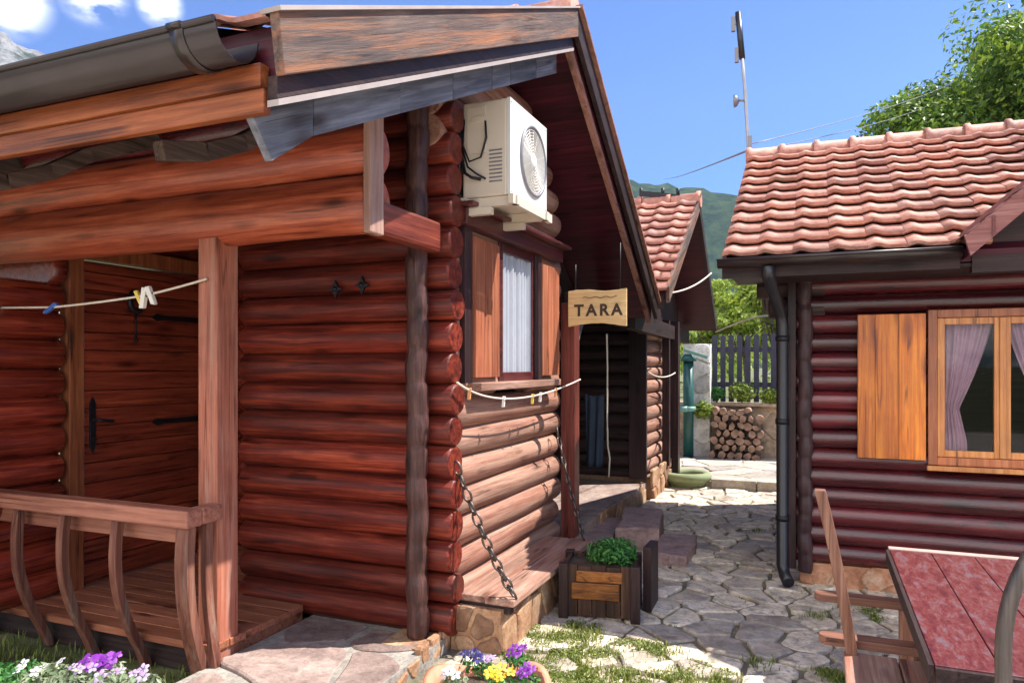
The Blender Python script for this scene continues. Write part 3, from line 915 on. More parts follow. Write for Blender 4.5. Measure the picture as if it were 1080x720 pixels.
b.prism([(1.695, rake_near(1.7)+.002), (4.6, 3.952), (4.6, 3.964), (1.69, rake_near(1.7)+.014)], 'x', -1.51, -1.435)
b.build('flashing', M['white_edge'], roof)
wood_rafter = wood('rafter_brown', (0.03, 0.018, 0.014), (0.09, 0.06, 0.05), (0.2, 0.15, 0.12), 'y', .7)
# rafters under the eaves, with rounded tails
b = MB()
for x in (-6.9, -5.6, -4.45, -3.3, -2.15):
    pts = []
    for i in range(9):
        yv = 1.9 + i*0.2
        dz = -0.25 - 0.07*max(0, 1-(i/2.0))**0*0
        pts.append(Vector((x, yv, rake_near(yv)-0.36 - 0.05*math.sin(min(1, i/3)*math.pi))))
    b = MB()
    for p, q in zip(pts, pts[1:]):
        b.beam(p, q+(q-p).normalized()*.01, 0.05, 0.07)
    b.build('rafter', wood_rafter, roof, bevel=0.004)
for x in (-6.1, -5.3, -4.5, -3.7, -2.9, -2.2):
    b = MB().beam((x, 5.7, rake_far(5.7)-0.27), (x, 7.05, rake_far(7.05)-0.27), 0.07, 0.12)
    b.build('rafter', M['dark_wood'], roof)
# fascia (orange) at the near eave
b = MB().box((-7.6, 1.73, 2.36), (-1.53, 1.762, 2.435)).box((-7.6, 1.715, 2.435), (-1.53, 1.758, 2.505))
b.build('fascia', M['fascia'], roof, bevel=0.004)
b = MB()
tiles(b, (-7.55, 1.72, rake_near(1.72)-0.02), (-1.5, 1.72, rake_near(1.72)-0.02), (-7.55, 4.6, 3.94), 24, 14)
tiles(b, (-1.5, 7.15, rake_far(7.15)-0.0), (-7.55, 7.15, rake_far(7.15)-0.0), (-1.5, 4.6, 3.955), 24, 14)
b.build('tiles', M['tile'], roof)
b = MB(); ridge_tiles(b, (-1.47, 4.6, 3.95), (-7.5, 4.6, 3.95), 15); b.build('ridge_tiles', M['tile'], roof)
# gutter: half round with rolled lip
b = MB()
GX0, GX1, GY, GZ, GR = -7.6, -1.56, 1.655, 2.575, 0.088
def gutter(b, x0, x1, cy, cz, r, n=12, th=0.005):
    rows_ = []
    for x in (x0, x1):
        for rr in (r, r-th):
            for i in range(n+1):
                t = math.pi + math.pi*i/n
                rows_.append((x, cy + rr*math.cos(t), cz + rr*math.sin(t)))
    m = n+1; ff = []
    for i in range(n):
        ff += [(i, i+1, 2*m+i+1, 2*m+i), (m+i, 3*m+i, 3*m+i+1, m+i+1), (i, m+i, m+i+1, i+1), (2*m+i, 2*m+i+1, 3*m+i+1, 3*m+i)]
    b.add(rows_, ff, True)
    b.tube([(x0, cy-r-.003, cz), (x1, cy-r-.003, cz)], 0.010, 8)
gutter(b, GX0, GX1, GY, GZ, GR)
gt = b.build('gutter', M['gutter'], roof)
for x in (-1.70, -3.0, -4.3, -5.6):
    b = MB(); gutter(b, x-0.025, x+0.025, GY, GZ, GR+0.008); o = b.build('gutter_clip', M['gutter'], roof)

# window of the gable wall
wn = MB()
XF = -1.93
def frame_yz(b, y0, y1, z0, z1, w_, xa, xb):
    b.box((xa, y0, z0), (xb, y0+w_, z1)).box((xa, y1-w_, z0), (xb, y1, z1)).box((xa, y0+w_, z0), (xb, y1-w_, z0+w_)).box((xa, y0+w_, z1-w_), (xb, y1-w_, z1))
frame_yz(wn, WY0-.03, WY1+.03, WZ0-.02, WZ1+.02, 0.06, -2.1, -1.925)
wo = wn.build('window', M['log_dark_y'], cab, bevel=0.004)
b = MB(); vv = []; ff = []
nn = 40
for i in range(nn+1):
    yv = WY0+.03 + (WY1-WY0-.06)*i/nn
    for zz in (WZ0+.03, WZ1-.03): vv.append((-1.955+0.012*math.sin(i*1.3)+.006*math.sin(i*.5), yv, zz))
for i in range(nn): ff.append((2*i, 2*i+2, 2*i+3, 2*i+1))
b.add(vv, ff, True).build('curtain', M['curtain_white'], wo)
b = MB().box((-1.95, 3.78, WZ1+.02), (-1.86, 5.5, WZ1+.12)).box((-1.95, 3.74, WZ1+.12), (-1.80, 5.54, WZ1+.145))
b.build('lintel', M['log_dark_y'], wo, bevel=0.006)
b = MB().box((-1.95, 3.95, WZ0-.07), (-1.85, 5.42, WZ0-.02)); b.build('sill', M['bench'], wo, bevel=0.006)
def shutter_yz(hy, ang, w_, z0, z1, mat, name='shutter'):
    """board shutter hinged at (XF, hy), opened by ang from the wall"""
    b = MB(); d = Vector((math.sin(ang), math.cos(ang), 0)); nrm = Vector((math.cos(ang), -math.sin(ang), 0))
    h = Vector((XF+0.02, hy, 0)); k = 3
    for i in range(k):
        a = h + d*(w_*i/k); c = h + d*(w_*(i+1)/k-0.004)
        vv = [a, c, c+nrm*.025, a+nrm*.025]
        b.add([(p.x, p.y, z0) for p in vv] + [(p.x, p.y, z1) for p in vv], [(3,2,1,0),(4,5,6,7),(0,1,5,4),(1,2,6,5),(2,3,7,6),(3,0,4,7)])
    for zz in (z0+.12, z1-.16):
        a = h + d*.02 + nrm*.0275; c = h + d*(w_-.02) + nrm*.0275
        if name: pass
    return b.build('shutter', M[mat], cab, bevel=0.003)
shutter_yz(4.36, R(180-2.5), 0.40, 1.53, 2.38, 'shutter_red')
shutter_yz(5.10, R(2.5), 0.34, 1.53, 2.36, 'shutter_red')
b = MB().box((XF+.01, 5.02, 1.5), (XF+.04, 5.09, 2.42)); b.build('window_casing', M['dark_wood_z'], cab)
b = MB().box((XF+.0, 3.82, 1.5), (XF+.035, 3.92, 2.42)); b.build('window_casing', M['dark_wood_z'], cab)
# corner board at the far end of the gable wall
b = MB().box((-1.94, 5.67, 0.2), (-1.82, 5.80, 2.12)); b.build('corner_board', wood('corner_red', (0.06, 0.012, 0.01), (0.17, 0.04, 0.03), (0.3, 0.08, 0.05), 'z', 0.45, 0.1), cab, bevel=0.006)
# plinth under wall and bench
b = MB()
stone_face(b, -1.93, -1.60, -0.02, 0.245, 3.70, 0.03, 0.17, random.Random(2), 'y', -1)
stone_face(b, 3.70, 5.3, -0.02, 0.245, -1.60, 0.03, 0.2, random.Random(3), 'x', 1)
stone_face(b, 3.36, 3.7, -0.02, 0.12, -1.93, 0.03, 0.13, random.Random(6), 'x', 1)
stone_face(b, 1.2, 3.36, -0.02, 0.075, -1.925, 0.03, 0.13, random.Random(16), 'x', 1)
b.box((-1.93, 3.71, -0.02), (-1.62, 5.3, 0.24)).box((-2.2, 3.4, -0.02), (-1.94, 5.8, 0.09))
b.build('plinth', M['plinth'], cab)
# far porch
b = MB().box((-3.9, 5.72, -0.02), (-1.9, 8.75, 0.2))
b.build('porch_floor', M['patio'], cab)
b = MB()
stone_face(b, 6.7, 8.75, -0.02, 0.205, -1.9, 0.03, 0.2, random.Random(14), 'x', 1)
b.build('porch_kerb', M['plinth'], cab)
b = MB(); z = 0.3; k = 0
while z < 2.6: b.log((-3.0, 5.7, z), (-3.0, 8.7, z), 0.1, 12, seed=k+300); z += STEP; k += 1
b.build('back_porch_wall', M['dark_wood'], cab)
b = MB().beam((-1.9, 5.8, 2.12), (-1.9, 8.7, 2.12), 0.12, 0.2); b.build('far_beam', M['dark_wood'], cab, bevel=0.01)
b = MB().beam((-1.93, 5.82, 1.62), (-1.93, 6.22, 2.1), 0.05, 0.08, up=(1,0,0)); b.build('brace', M['grey_wood'], cab)

# ------------------------------------------------------------------ bench hung by chains
bn = thing('bench', (-1.74, 4.5, 0.25), 'worn wooden bench along the left cabin wall, held by chains', 'bench')
b = MB()
b.box((-1.92, 3.74, 0.262), (-1.735, 5.27, 0.302)).box((-1.73, 3.73, 0.262), (-1.55, 5.28, 0.302))
b.build('seat', M['bench'], bn, bevel=0.008)
b = MB().box((-1.90, 3.755, 0.215), (-1.58, 3.80, 0.259))
b.build('bearer', M['dark_wood_x'], bn)
MB().box((-1.90, 5.18, 0.215), (-1.58, 5.23, 0.259)).build('bearer', M['dark_wood_x'], bn)
chain('chain', (-1.90, 3.70, 1.06), (-1.565, 3.78, 0.31), 0.05, 0.07, bn, 0.0075)
chain('chain', (-1.90, 5.45, 1.12), (-1.60, 5.22, 0.31), 0.05, 0.07, bn, 0.0075)

# ------------------------------------------------------------------ air conditioner
ac = thing('air_conditioner', (-1.93, 4.1, 2.5), 'cream outdoor air conditioner box on brackets under the left gable', 'air conditioner')
AX0, AX1, AY0, AY1, AZ0, AZ1 = -1.90, -1.60, 3.80, 4.40, 2.57, 3.12
MB().box((AX0, AY0, AZ0), (AX1-.02, AY1, AZ1)).build('casing', M['ac'], ac, bevel=0.012)
b = MB()
# front panel with round opening
cy, cz, rr = 4.16, (AZ0+AZ1)/2, 0.205
ns = 48; vv = []; ff = []
def sq(t):
    c_, s_ = math.cos(t), math.sin(t)
    k_ = []
    if c_ > 1e-9: k_.append((AY1-cy)/c_)
    if c_ < -1e-9: k_.append((AY0-cy)/c_)
    if s_ > 1e-9: k_.append((AZ1-cz)/s_)
    if s_ < -1e-9: k_.append((AZ0-cz)/s_)
    k_ = min(k_); return (cy+c_*k_, cz+s_*k_)
ang = sorted(set([2*math.pi*i/ns for i in range(ns)] + [math.atan2(z_-cz, y_-cy) % (2*math.pi) for y_ in (AY0, AY1) for z_ in (AZ0, AZ1)]))
for t in ang:
    q = sq(t); vv += [(AX1, q[0], q[1]), (AX1, cy+rr*math.cos(t), cz+rr*math.sin(t)), (AX1-.02, q[0], q[1]), (AX1-.05, cy+rr*.97*math.cos(t), cz+rr*.97*math.sin(t))]
n_ = len(ang)
for i in range(n_):
    a = i*4; q = ((i+1) % n_)*4
    ff += [(a, q, q+1, a+1), (a+2, q+2, q, a), (a+1, q+1, q+3, a+3)]
b.add(vv, ff); b.build('front_panel', M['ac_front'], ac)
b = MB()
for r_ in [0.03+0.0175*i for i in range(11)]:
    b.tube([(AX1+.004, cy+r_*math.cos(2*math.pi*i/32), cz+r_*math.sin(2*math.pi*i/32)) for i in range(32)], 0.0028, 5, closed=True)
for i in range(8):
    t = math.pi*i/8
    b.tube([(AX1+.001, cy-0.2*math.cos(t), cz-0.2*math.sin(t)), (AX1+.001, cy+0.2*math.cos(t), cz+0.2*math.sin(t))], 0.0028, 5)
b.sphere((AX1, cy, cz), 0.05, 14, 6, sx=.3)
b.build('fan_guard', M['ac_front'], ac)
MB().tube([(AX1+.003, cy+.205*math.cos(2*math.pi*i/40), cz+.205*math.sin(2*math.pi*i/40)) for i in range(40)], 0.011, 8, closed=True).build('guard_ring', M['ac_grey'], ac)
MB().tube([(AX1-.052, cy, cz), (AX1-.05, cy, cz)], 0.2, 32).build('fan_recess', plain('fan_recess', (0.1, 0.1, 0.11), .6), ac)
for yy_ in (AY0+.02, AY1-.02):
    for zz_ in (AZ0+.02, AZ1-.02): MB().sphere((AX1+.001, yy_, zz_), .005, 8, 5, sx=.5).build('screw', M['ac_grey'], ac)
vb = MB()
for i in range(9): vb.box((AX0+.17, AY0-.003, AZ0+.08+i*.022), (AX1-.05, AY0-.0005, AZ0+.088+i*.022))
vb.build('side_louvres', M['ac_grey'], ac)
b = MB()
for i in range(3):
    vv = []; 
    for j in range(7):
        t = i*2*math.pi/3 + j*0.22
        for r_ in (0.03, 0.19): vv.append((AX1-.06+0.03*j/6, cy+r_*math.cos(t), cz+r_*math.sin(t)))
    b.add(vv, [(2*j, 2*j+2, 2*j+3, 2*j+1) for j in range(6)], True)
b.build('fan', M['ac_grey'], ac)
b = MB().box((AX0+.06, AY0-.012, AZ1-.12), (AX0+.15, AY0-.001, AZ1-.085))
b.box((AX0+.03, AY0-.006, AZ1-.3), (AX0+.15, AY0-.001, AZ1-.03))
b.build('service_cover', M['ac'], ac, bevel=0.002)
b = MB()
b.tube([(AX0+.02, AY0-.02, AZ1-.1), (AX0+.015, AY0-.03, AZ1-.25), (AX0+.06, AY0-.035, AZ1-.35), (AX0+.13, AY0-.03, AZ1-.33), (AX0+.16, AY0-.02, AZ1-.22), (AX0+.15, AY0-.01, AZ1-.12)], 0.006, 8)
b.tube([(AX0+.0, AY0-.02, AZ1-.3), (AX0+.03, AY0-.03, AZ0+.14), (AX0+.07, AY0-.03, AZ0+.11), (AX0+.12, AY0-.005, AZ0+.1)], 0.009, 8)
b.tube([(AX0+.01, AY0-.03, AZ1-.26), (AX0+.05, AY0-.035, AZ0+.17), (AX0+.1, AY0-.03, AZ0+.13), (AX0+.15, AY0-.005, AZ0+.1)], 0.006, 8)
b.tube([(AX0-.01, AY0-.02, AZ1-.05), (AX0-.0, AY0-.04, AZ0+.3), (AX0-.02, AY0-.02, AZ0-.2)], 0.01, 8)
b.build('cable', M['iron'], ac)
b = MB()
b.box((-1.94, AY0+.01, AZ0-.055), (-1.56, AY0+.05, AZ0-.003)).box((-1.94, AY1-.1, AZ0-.055), (-1.56, AY1-.06, AZ0-.003))
b.box((-1.60, AY0-.03, AZ0-.055), (-1.57, AY1+.02, AZ0-.002)).box((-1.9, AY0-.03, AZ0-.05), (-1.87, AY1+.02, AZ0-.002))
b.box((-1.96, AY0+.0, AZ0-.10), (-1.72, AY0+.04, AZ0-.058)).box((-1.96, AY1-.1, AZ0-.10), (-1.72, AY1-.06, AZ0-.058))
b.build('bracket', M['ac'], ac)

# ------------------------------------------------------------------ name board
sg = thing('name_board', (-1.58, 5.5, 2.05), 'small pale wooden board lettered TARA, hanging at the corner of the near cabin', 'sign')
b = MB(); rd = random.Random(3)
x0, x1, z0, z1 = -1.82, -1.35, 1.925, 2.19
top, bot = [], []
for i in range(15):
    t = i/14; x = x0+(x1-x0)*t
    top.append((x, z1+0.008*math.sin(t*7)+0.004*rd.random()))
    bot.append((x, z0-0.018+0.026*math.sin(t*3.3+0.0)+0.004*rd.random()))
poly = top + bot[::-1]
b.prism(poly, 'y', 5.5, 5.525); b.build('board', M['sign'], sg, bevel=0.004)
def text_mesh(txt, size, font_space=1.0):
    cu = bpy.data.curves.new("t", 'FONT'); cu.body = txt; cu.size = size; cu.extrude = 0.003; cu.space_character = font_space; cu.offset = 0.0035
    cu.align_x = 'CENTER'
    o = bpy.data.objects.new("t", cu); C.objects.link(o)
    dg = bpy.context.evaluated_depsgraph_get()
    me = bpy.data.meshes.new_from_object(o.evaluated_get(dg))
    bpy.data.objects.remove(o); bpy.data.curves.remove(cu)
    return me
me = text_mesh("TARA", 0.125, 1.35)
lm = plain('burnt_letters', (0.04, 0.02, 0.012), 0.7)
b = MB(); b.add([(v.co.x-1.575, 5.497+v.co.z, v.co.y+1.995) for v in me.vertices], [tuple(p.vertices) for p in me.polygons])
b.build('lettering', lm, sg)
b = MB()
pts = [(-1.70+0.012*i, 5.496, 2.135+0.006*math.sin(i*.9)) for i in range(24)]
b.tube(pts, 0.0022, 5)
b.build('carved_line', lm, sg)
MB().tube([(-1.76, 5.51, 2.19), (-1.76, 5.51, 2.4)], 0.004, 6).build('hanger', M['iron'], sg)
MB().tube([(-1.40, 5.51, 2.19), (-1.40, 5.51, 2.55)], 0.004, 6).build('hanger', M['iron'], sg)

# ------------------------------------------------------------------ star ornaments
def star(name, c, nrm_axis, r, label):
    b = MB(); k = 8; poly = []
    for i in range(k):
        t = math.pi*i/4; rr = r if i % 2 == 0 else r*0.38
        poly.append((rr*math.cos(t), rr*math.sin(t)))
    if nrm_axis == 'y': b.prism([(c[0]+p[0], c[2]+p[1]) for p in poly], 'y', c[1]-.02, c[1])
    else: b.prism([(c[1]+p[0], c[2]+p[1]) for p in poly], 'x', c[0], c[0]+.02)
    b.sphere((c[0]+(0.02 if nrm_axis == 'x' else 0), c[1]-(0.02 if nrm_axis == 'y' else 0), c[2]), r*.3, 8, 6)
    o = b.build(name, M['iron'], root=c, bevel=0.002)
    return tag(o, label, 'wall ornament', None)
p = pix(355, 305, Y=3.6); star('wall_ornament', (p.x, 3.602, p.z), 'y', 0.055, 'dark four pointed metal star on the log wall, left one of the two')
p = pix(383, 301, Y=3.6); star('wall_ornament', (p.x, 3.602, p.z), 'y', 0.055, 'dark four pointed metal star on the log wall, right one of the two')
o = MB()
p = pix(143, 318, X=XD+.07)
o.tube([(XD+.08, p.y+0.055*math.cos(2*math.pi*i/20), p.z+0.07*math.sin(2*math.pi*i/20)) for i in range(20)], 0.018, 8, closed=True)
o.tube([(XD+.07, p.y, p.z-.07), (XD+.075, p.y, p.z-.26)], 0.007, 6)
o.sphere((XD+.075, p.y, p.z-.27), 0.014, 8, 6)
tag(o.build('door_knocker', M['iron'], root=(XD+.07, p.y, p.z)), 'black round iron hanging with a drop, high on the plank door', 'door ornament')

# ------------------------------------------------------------------ washing lines and pegs
def line(name, pts, label, r=0.006, group=None, mat='rope'):
    b = MB().tube(pts, r, 7)
    return tag(b.build(name, M[mat], root=pts[0]), label, 'cord', group)
a = pix(-60, 325, Y=2.8); m1 = pix(55, 324, Y=2.82); m2 = pix(150, 312, Y=2.85); e = pix(218, 294, Y=2.885)
pts = sagline(a, m1, 0.0, 6) + sagline(m1, m2, 0.004, 8)[1:] + sagline(m2, e, 0.004, 8)[1:]
line('washing_line', pts, 'cream washing line tied to the porch post, in front of the plank door', 0.0065)
b = MB().tube([(e.x-.0, 2.89, e.z), (e.x+.03, 2.888, e.z+.012), (e.x+.05, 2.887, e.z-.004)], 0.008, 6)
def peg(name, p, mat, label, tilt=0.2, s=1.0, cat='clothes peg', spread=0.3):
    t = thing(name, p, label, cat, 'clothes pegs on the washing lines')
    p = Vector(p)
    for sg_ in (-1, 1):
        b = MB()
        up = Vector((math.sin(tilt)+sg_*spread*0.18, 0, math.cos(tilt))).normalized()
        o_ = Vector((sg_*0.007*s, 0, 0))
        b.beam(p+o_-up*0.045*s, p+o_*0.6+up*0.03*s, 0.010*s, 0.016*s, up=(0,1,0))
        b.build('peg_arm', M[mat], t, bevel=0.002)
    b = MB().tube([p+Vector((-.012*s, 0, 0)), p+Vector((.012*s, 0, 0))], 0.005*s, 8); b.build('spring', M['iron'], t)
    return t
peg('clothes_peg', m1+Vector((0.0, 0, 0)), 'peg_blue', 'blue clothes peg lying along the porch washing line', 1.1, 1.35, spread=.6)
peg('clothes_peg', m2+Vector((-.03, 0, 0)), 'peg_yellow', 'yellowish clothes peg beside the white ones on the porch line', -0.5, 1.1)
peg('clothes_peg', m2+Vector((0.015, 0, 0.0)), 'peg_white', 'white clothes peg in the pair on the porch line, its left one', 0.2, 1.5)
peg('clothes_peg', m2+Vector((0.06, 0, 0.01)), 'peg_white', 'white clothes peg in the pair on the porch line, its right one', -0.45, 1.4)
a = pix(482, 403, Y=3.62); c = pix(545, 420, X=-1.80); e = pix(612, 400, Y=5.75)
lp = sagline(a, e, 0.0, 2)
pts = []
for i in range(25):
    t = i/24
    q = (1-t)**2*a + 2*t*(1-t)*(2*c - (a+e)/2) + t*t*e
    pts.append(q)
line('washing_line', pts, 'short cream cord with pegs strung under the shuttered window')
for t, mt, lb in ((0.12, 'peg_orange', 'brown peg nearest the log corner on the cord under the window'), (0.40, 'peg_white', 'white peg left of the yellow one on the cord under the window'),
              (0.62, 'peg_yellow', 'yellow peg on the cord under the window'), (0.68, 'peg_white', 'white peg right of the yellow one on the cord under the window'), (0.8, 'peg_orange', 'brown peg right of the white one, towards the red corner board')):
    q = (1-t)**2*a + 2*t*(1-t)*(2*c - (a+e)/2) + t*t*e
    peg('clothes_peg', q - Vector((0,0,.012)), mt, lb, 0.1, 0.9)
a = pix(683, 392, X=-1.85); e = pix(712, 393, X=-1.72); pts = sagline(a, e, 0.06, 14)
line('washing_line', pts, 'short pale cord drooping across the far cabin wall', 0.008)
a = pix(706, 309, X=-1.40); e = pix(750, 288, Y=9.6); line('washing_line', sagline(a, e, 0.05), 'pale cord strung from the far cabin eave towards its gable', 0.010)
a = pix(755, 350, Y=11.2); e = pix(822, 345, Y=5.9)
b1 = pix(800, 334, Y=8.0)
pts = [(1-t)**2*a + 2*t*(1-t)*(2*b1-(a+e)/2) + t*t*e for t in [i/24 for i in range(25)]]
line('washing_line', pts, 'pale yellow green cord across the alley end, above the picket fence', 0.010)
# cord round the near right side of the far porch
bb = pix(640, 352, Y=6.85); cc = pix(641, 470, Y=6.85)
line('washing_line', [bb, bb.lerp(cc, .3)+Vector((.004,0,0)), bb.lerp(cc, .7)+Vector((-.004,0,0)), cc, cc+Vector((.02,0,-.12)), cc+Vector((.01,0,-.3))], 'pale knotted cord hanging straight down in the far porch', 0.008)
# cloth
cl = MB(); vv = []; ff = []
p0 = pix(617, 415, Y=6.5); p1 = pix(637, 415, Y=6.5); zt, zb = p0.z, pix(617, 490, Y=6.5).z
nx_, nz_ = 24, 12
for j in range(nz_+1):
    for i in range(nx_+1):
        s_ = i/nx_; t = j/nz_
        for_ = 0.018*math.sin(s_*14+t*1.5)*(0.4+t)
        vv.append((p0.x+(p1.x-p0.x)*(s_*(1-.12*t)+.06*t), 6.5+for_, zt+(zb-zt)*t - 0.02*math.sin(s_*3)))
for j in range(nz_):
    for i in range(nx_):
        a_ = j*(nx_+1)+i; ff.append((a_, a_+1, a_+nx_+2, a_+nx_+1))
cl.add(vv, ff, True)
o = cl.build('hanging_cloth', M['cloth_blue'], root=((p0.x+p1.x)/2, 6.5, zt)); tag(o, 'dark blue cloth hanging in the shade of the far porch', 'cloth')
sm = o.modifiers.new('thick', 'SOLIDIFY'); sm.thickness = 0.006


# ------------------------------------------------------------------ the second cabin on the left
c2 = thing('log_cabin', (-1.9, 8.8, 0), 'smaller far log cabin on the left, its tiled roof ending in a dark gable', 'cabin')
def rk2(Y): return 3.72 - (0.65 if Y < 9.53 else 0.88)*abs(Y-9.53)
b = MB(); z = 0.28; k = 0
while z < 2.9: b.log((-4.4, 8.83, z), (-1.95, 8.83, z), 0.09, 12, seed=k+500); z += 0.165; k += 1
b.build('front_wall', M['dark_wood_x'], c2)
MB().box((-2.1, 8.66, 0.25), (-1.885, 8.72, 2.2)).build('corner_board', M['dark_wood_z'], c2, bevel=.005)
b = MB(); z = 0.36; k = 0
while z < 3.4:
    half = min(1.0, (3.45-z)/0.65)
    y0 = max(8.74, 9.6-half) ; y1 = min(10.6, 9.6+half)
    if y1-y0 > .2: b.log((-1.99, y0, z), (-1.99, y1, z), 0.09, 12, seed=k+600)
    z += 0.165; k += 1
b.build('gable_wall', M['log_y'], c2)
b = MB(); stone_face(b, 8.72, 10.6, -0.02, 0.36, -1.82, 0.03, 0.22, random.Random(31), 'x', 1); b.box((-4.4, 8.75, -0.02), (-1.84, 10.6, 0.25)); b.build('foundation', M['plinth'], c2)
b = MB()
for (ya, yb) in ((7.5, 9.53), (9.53, 11.2)):
    b.prism([(ya, rk2(ya)-.02), (yb, rk2(yb)-.02), (yb, rk2(yb)-.12), (ya, rk2(ya)-.12)], 'x', -6.0, -1.42)
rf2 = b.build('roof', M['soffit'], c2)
b = MB().prism([(7.46, rk2(7.46)-.13), (7.44, rk2(7.46)+.03), (9.53, 3.75), (9.53, 3.58)], 'x', -1.42, -1.385); b.build('barge_board', M['barge'], rf2)
b = MB().prism([(9.53, 3.58), (9.53, 3.75), (11.25, rk2(11.25)+.03), (11.22, rk2(11.22)-.13)], 'x', -1.42, -1.385); b.build('barge_board', M['dark_wood'], rf2)
b = MB().prism([(8.3, 2.75), (9.53, 3.5), (10.9, 2.4), (10.9, 1.98), (8.3, 1.98)], 'x', -1.93, -1.9); b.build('gable_boards', M['dark_wood'], c2)
b = MB(); tiles(b, (-5.9, 7.42, rk2(7.42)), (-1.40, 7.42, rk2(7.42)), (-5.9, 9.53, 3.73), 18, 11, wave=0.024, lift=0.048, th=0.022)
tiles(b, (-1.4, 11.25, rk2(11.25)), (-5.9, 11.25, rk2(11.25)), (-1.4, 9.53, 3.73), 18, 9)
b.build('tiles', M['tile'], rf2)
b = MB(); ridge_tiles(b, (-1.37, 9.53, 3.73), (-5.9, 9.53, 3.73), 12, 0.085); b.build('ridge_tiles', M['tile'], rf2)
b = MB().beam((-5.9, 7.5, rk2(7.5)-.14), (-1.45, 7.5, rk2(7.5)-.14), 0.06, 0.14); b.build('fascia', M['dark_wood_x'], rf2)
b = MB().beam((-1.82, 7.6, 2.08), (-1.82, 11.1, 2.03), 0.1, 0.18); b.build('wall_plate', M['dark_wood'], c2)
b = MB().beam((-1.80, 10.0, 0.0), (-1.80, 10.0, 2.2), 0.14, 0.14, up=(1,0,0)); b.build('porch_post', M['dark_wood_z'], c2)
b = MB().beam((-1.83, 9.62, 0.3), (-1.83, 9.62, 2.2), 0.09, 0.09, up=(1,0,0)); b.build('porch_post', M['dark_wood_z'], c2)
# aerial on its ridge
ae = thing('roof_aerial', tuple(pix(697, 212, Y=9.5)), 'dark bar with three short knobs standing on the far cabin ridge', 'aerial')
pa, pb = pix(675, 204, Y=9.5), pix(717, 208, Y=9.5)
b = MB().beam(pa, pb, 0.05, 0.06); b.build('boom', M['iron'], ae)
for u_ in (676, 699, 715):
    q = pix(u_, 206, Y=9.5); b = MB().tube([q, q+Vector((0,0,.09))], 0.022, 8); b.build('knob', M['iron'], ae)
q = pix(697, 206, Y=9.5); b = MB().tube([q, (q.x, q.y, 3.7)], 0.025, 8); b.build('stand', M['iron'], ae)

# ------------------------------------------------------------------ the cabin on the right
rc = thing('log_cabin', (-0.07, 5.75, 0), 'maroon log cabin on the right under bright clay tiles, with orange shutter', 'cabin')
YW = 5.75
b = MB(); z = 0.235; k = 0
RS = 0.1395
WX0, WX1, WZa, WZb = 0.74, 1.53, 0.965, 1.945
while z < 2.46:
    for (xa, xb) in (((-0.17, WX0-0.02), (WX1+.02, 4.2)) if WZa-.03 < z < WZb+.03 else ((-0.17, 4.2),)):
        b.log((xa, YW+.075, z), (xb, YW+.075, z), 0.0735, 18, seed=k*5+700, wob=0.0022)
    z += RS; k += 1
b.build('front_wall', M['log_dark_x'], rc)
b = MB(); z = 0.235-RS/2+RS; k = 0
while z < 2.7:
    b.log((-0.07, YW+.1, z), (-0.07, 9.2, z), 0.079, 14, seed=k+800); z += RS; k += 1
b.build('side_wall', M['log_dark_y'], rc)
b = MB().box((0.0, YW+.15, 0.1), (WX0-.03, YW+.18, 2.6)).box((WX1+.03, YW+.15, 0.1), (4.2, YW+.18, 2.6)).box((WX0-.03, YW+.15, 0.1), (WX1+.03, YW+.18, WZa-.02)).box((WX0-.03, YW+.15, WZb+.02), (WX1+.03, YW+.18, 2.6)).box((0, 8.8, .1), (4.2, 8.83, 3)).box((4.17, YW+.2, .1), (4.2, 8.8, 3)).box((0, YW+.2, 0.1), (4.2, 8.8, .14))
b.build('inner_wall', M['dark_wood_x'], rc)
b = MB()
for xa in (-0.1, 4.17): b.prism([(5.78, 2.3), (5.78, 2.58), (7.25, 3.46), (8.9, 2.5), (8.9, 2.3)], 'x', xa, xa+.03)
b.build('gable_lining', M['dark_wood'], rc)
b = MB(); stone_face(b, -0.12, 4.2, -0.02, 0.17, YW+0.02, 0.04, 0.24, random.Random(41), 'y', -1)
b.box((-0.1, YW+.04, -0.02), (4.2, 9.1, 0.16)); b.build('foundation', M['found'], rc)
b = MB(); z = 0.2
b.box((-0.20, YW-.03, 0.12), (-0.145, YW+.1, 2.3)); b.build('corner_board', M['dark_wood_z'], rc, bevel=0.004)
# roof
RY0, RYR = 5.2, 7.25; RZ0, RZR = 2.34, 3.58
def rr_(Y): return RZ0 + (RZR-RZ0)*(Y-RY0)/(RYR-RY0) if Y < RYR else RZR - 0.6*(Y-RYR)
b = MB(); y = RY0; rd = random.Random(9)
while y < RYR:
    y2 = min(RYR, y+0.125); b.prism([(y, rr_(y)-.03), (y2-.004, rr_(y2)-.03), (y2-.004, rr_(y2)-.1), (y, rr_(y)-.1)], 'x', -0.57, 5.0); y = y2
b.prism([(RYR, RZR-.03), (9.3, rr_(9.3)-.03), (9.3, rr_(9.3)-.1), (RYR, RZR-.1)], 'x', -0.57, 5.0)
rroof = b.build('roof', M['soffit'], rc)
b = MB()
cutz = lambda p: (p.x > 0.9 and p.x < 3 and p.z < 2.34 + (1.13-abs(p.x-1.95))*0.92 - 0.12 and p.y < 6.4)
tiles(b, (-0.6, RY0-.03, RZ0-.02), (5.0, RY0-.03, RZ0-.02), (-0.6, RYR, RZR-.01), 25, 11, wave=0.017, lift=0.052, th=0.022, rnd=random.Random(77), skip=cutz)
tiles(b, (5.0, 9.3, rr_(9.3)-.02), (-0.6, 9.3, rr_(9.3)-.02), (5.0, RYR, RZR-.01), 25, 11, rnd=random.Random(78))
b.build('tiles', M['tile'], rroof)
b = MB(); ridge_tiles(b, (-0.62, RYR, RZR-.01), (5.0, RYR, RZR-.01), 19, 0.08); b.build('ridge_tiles', M['tile'], rroof)
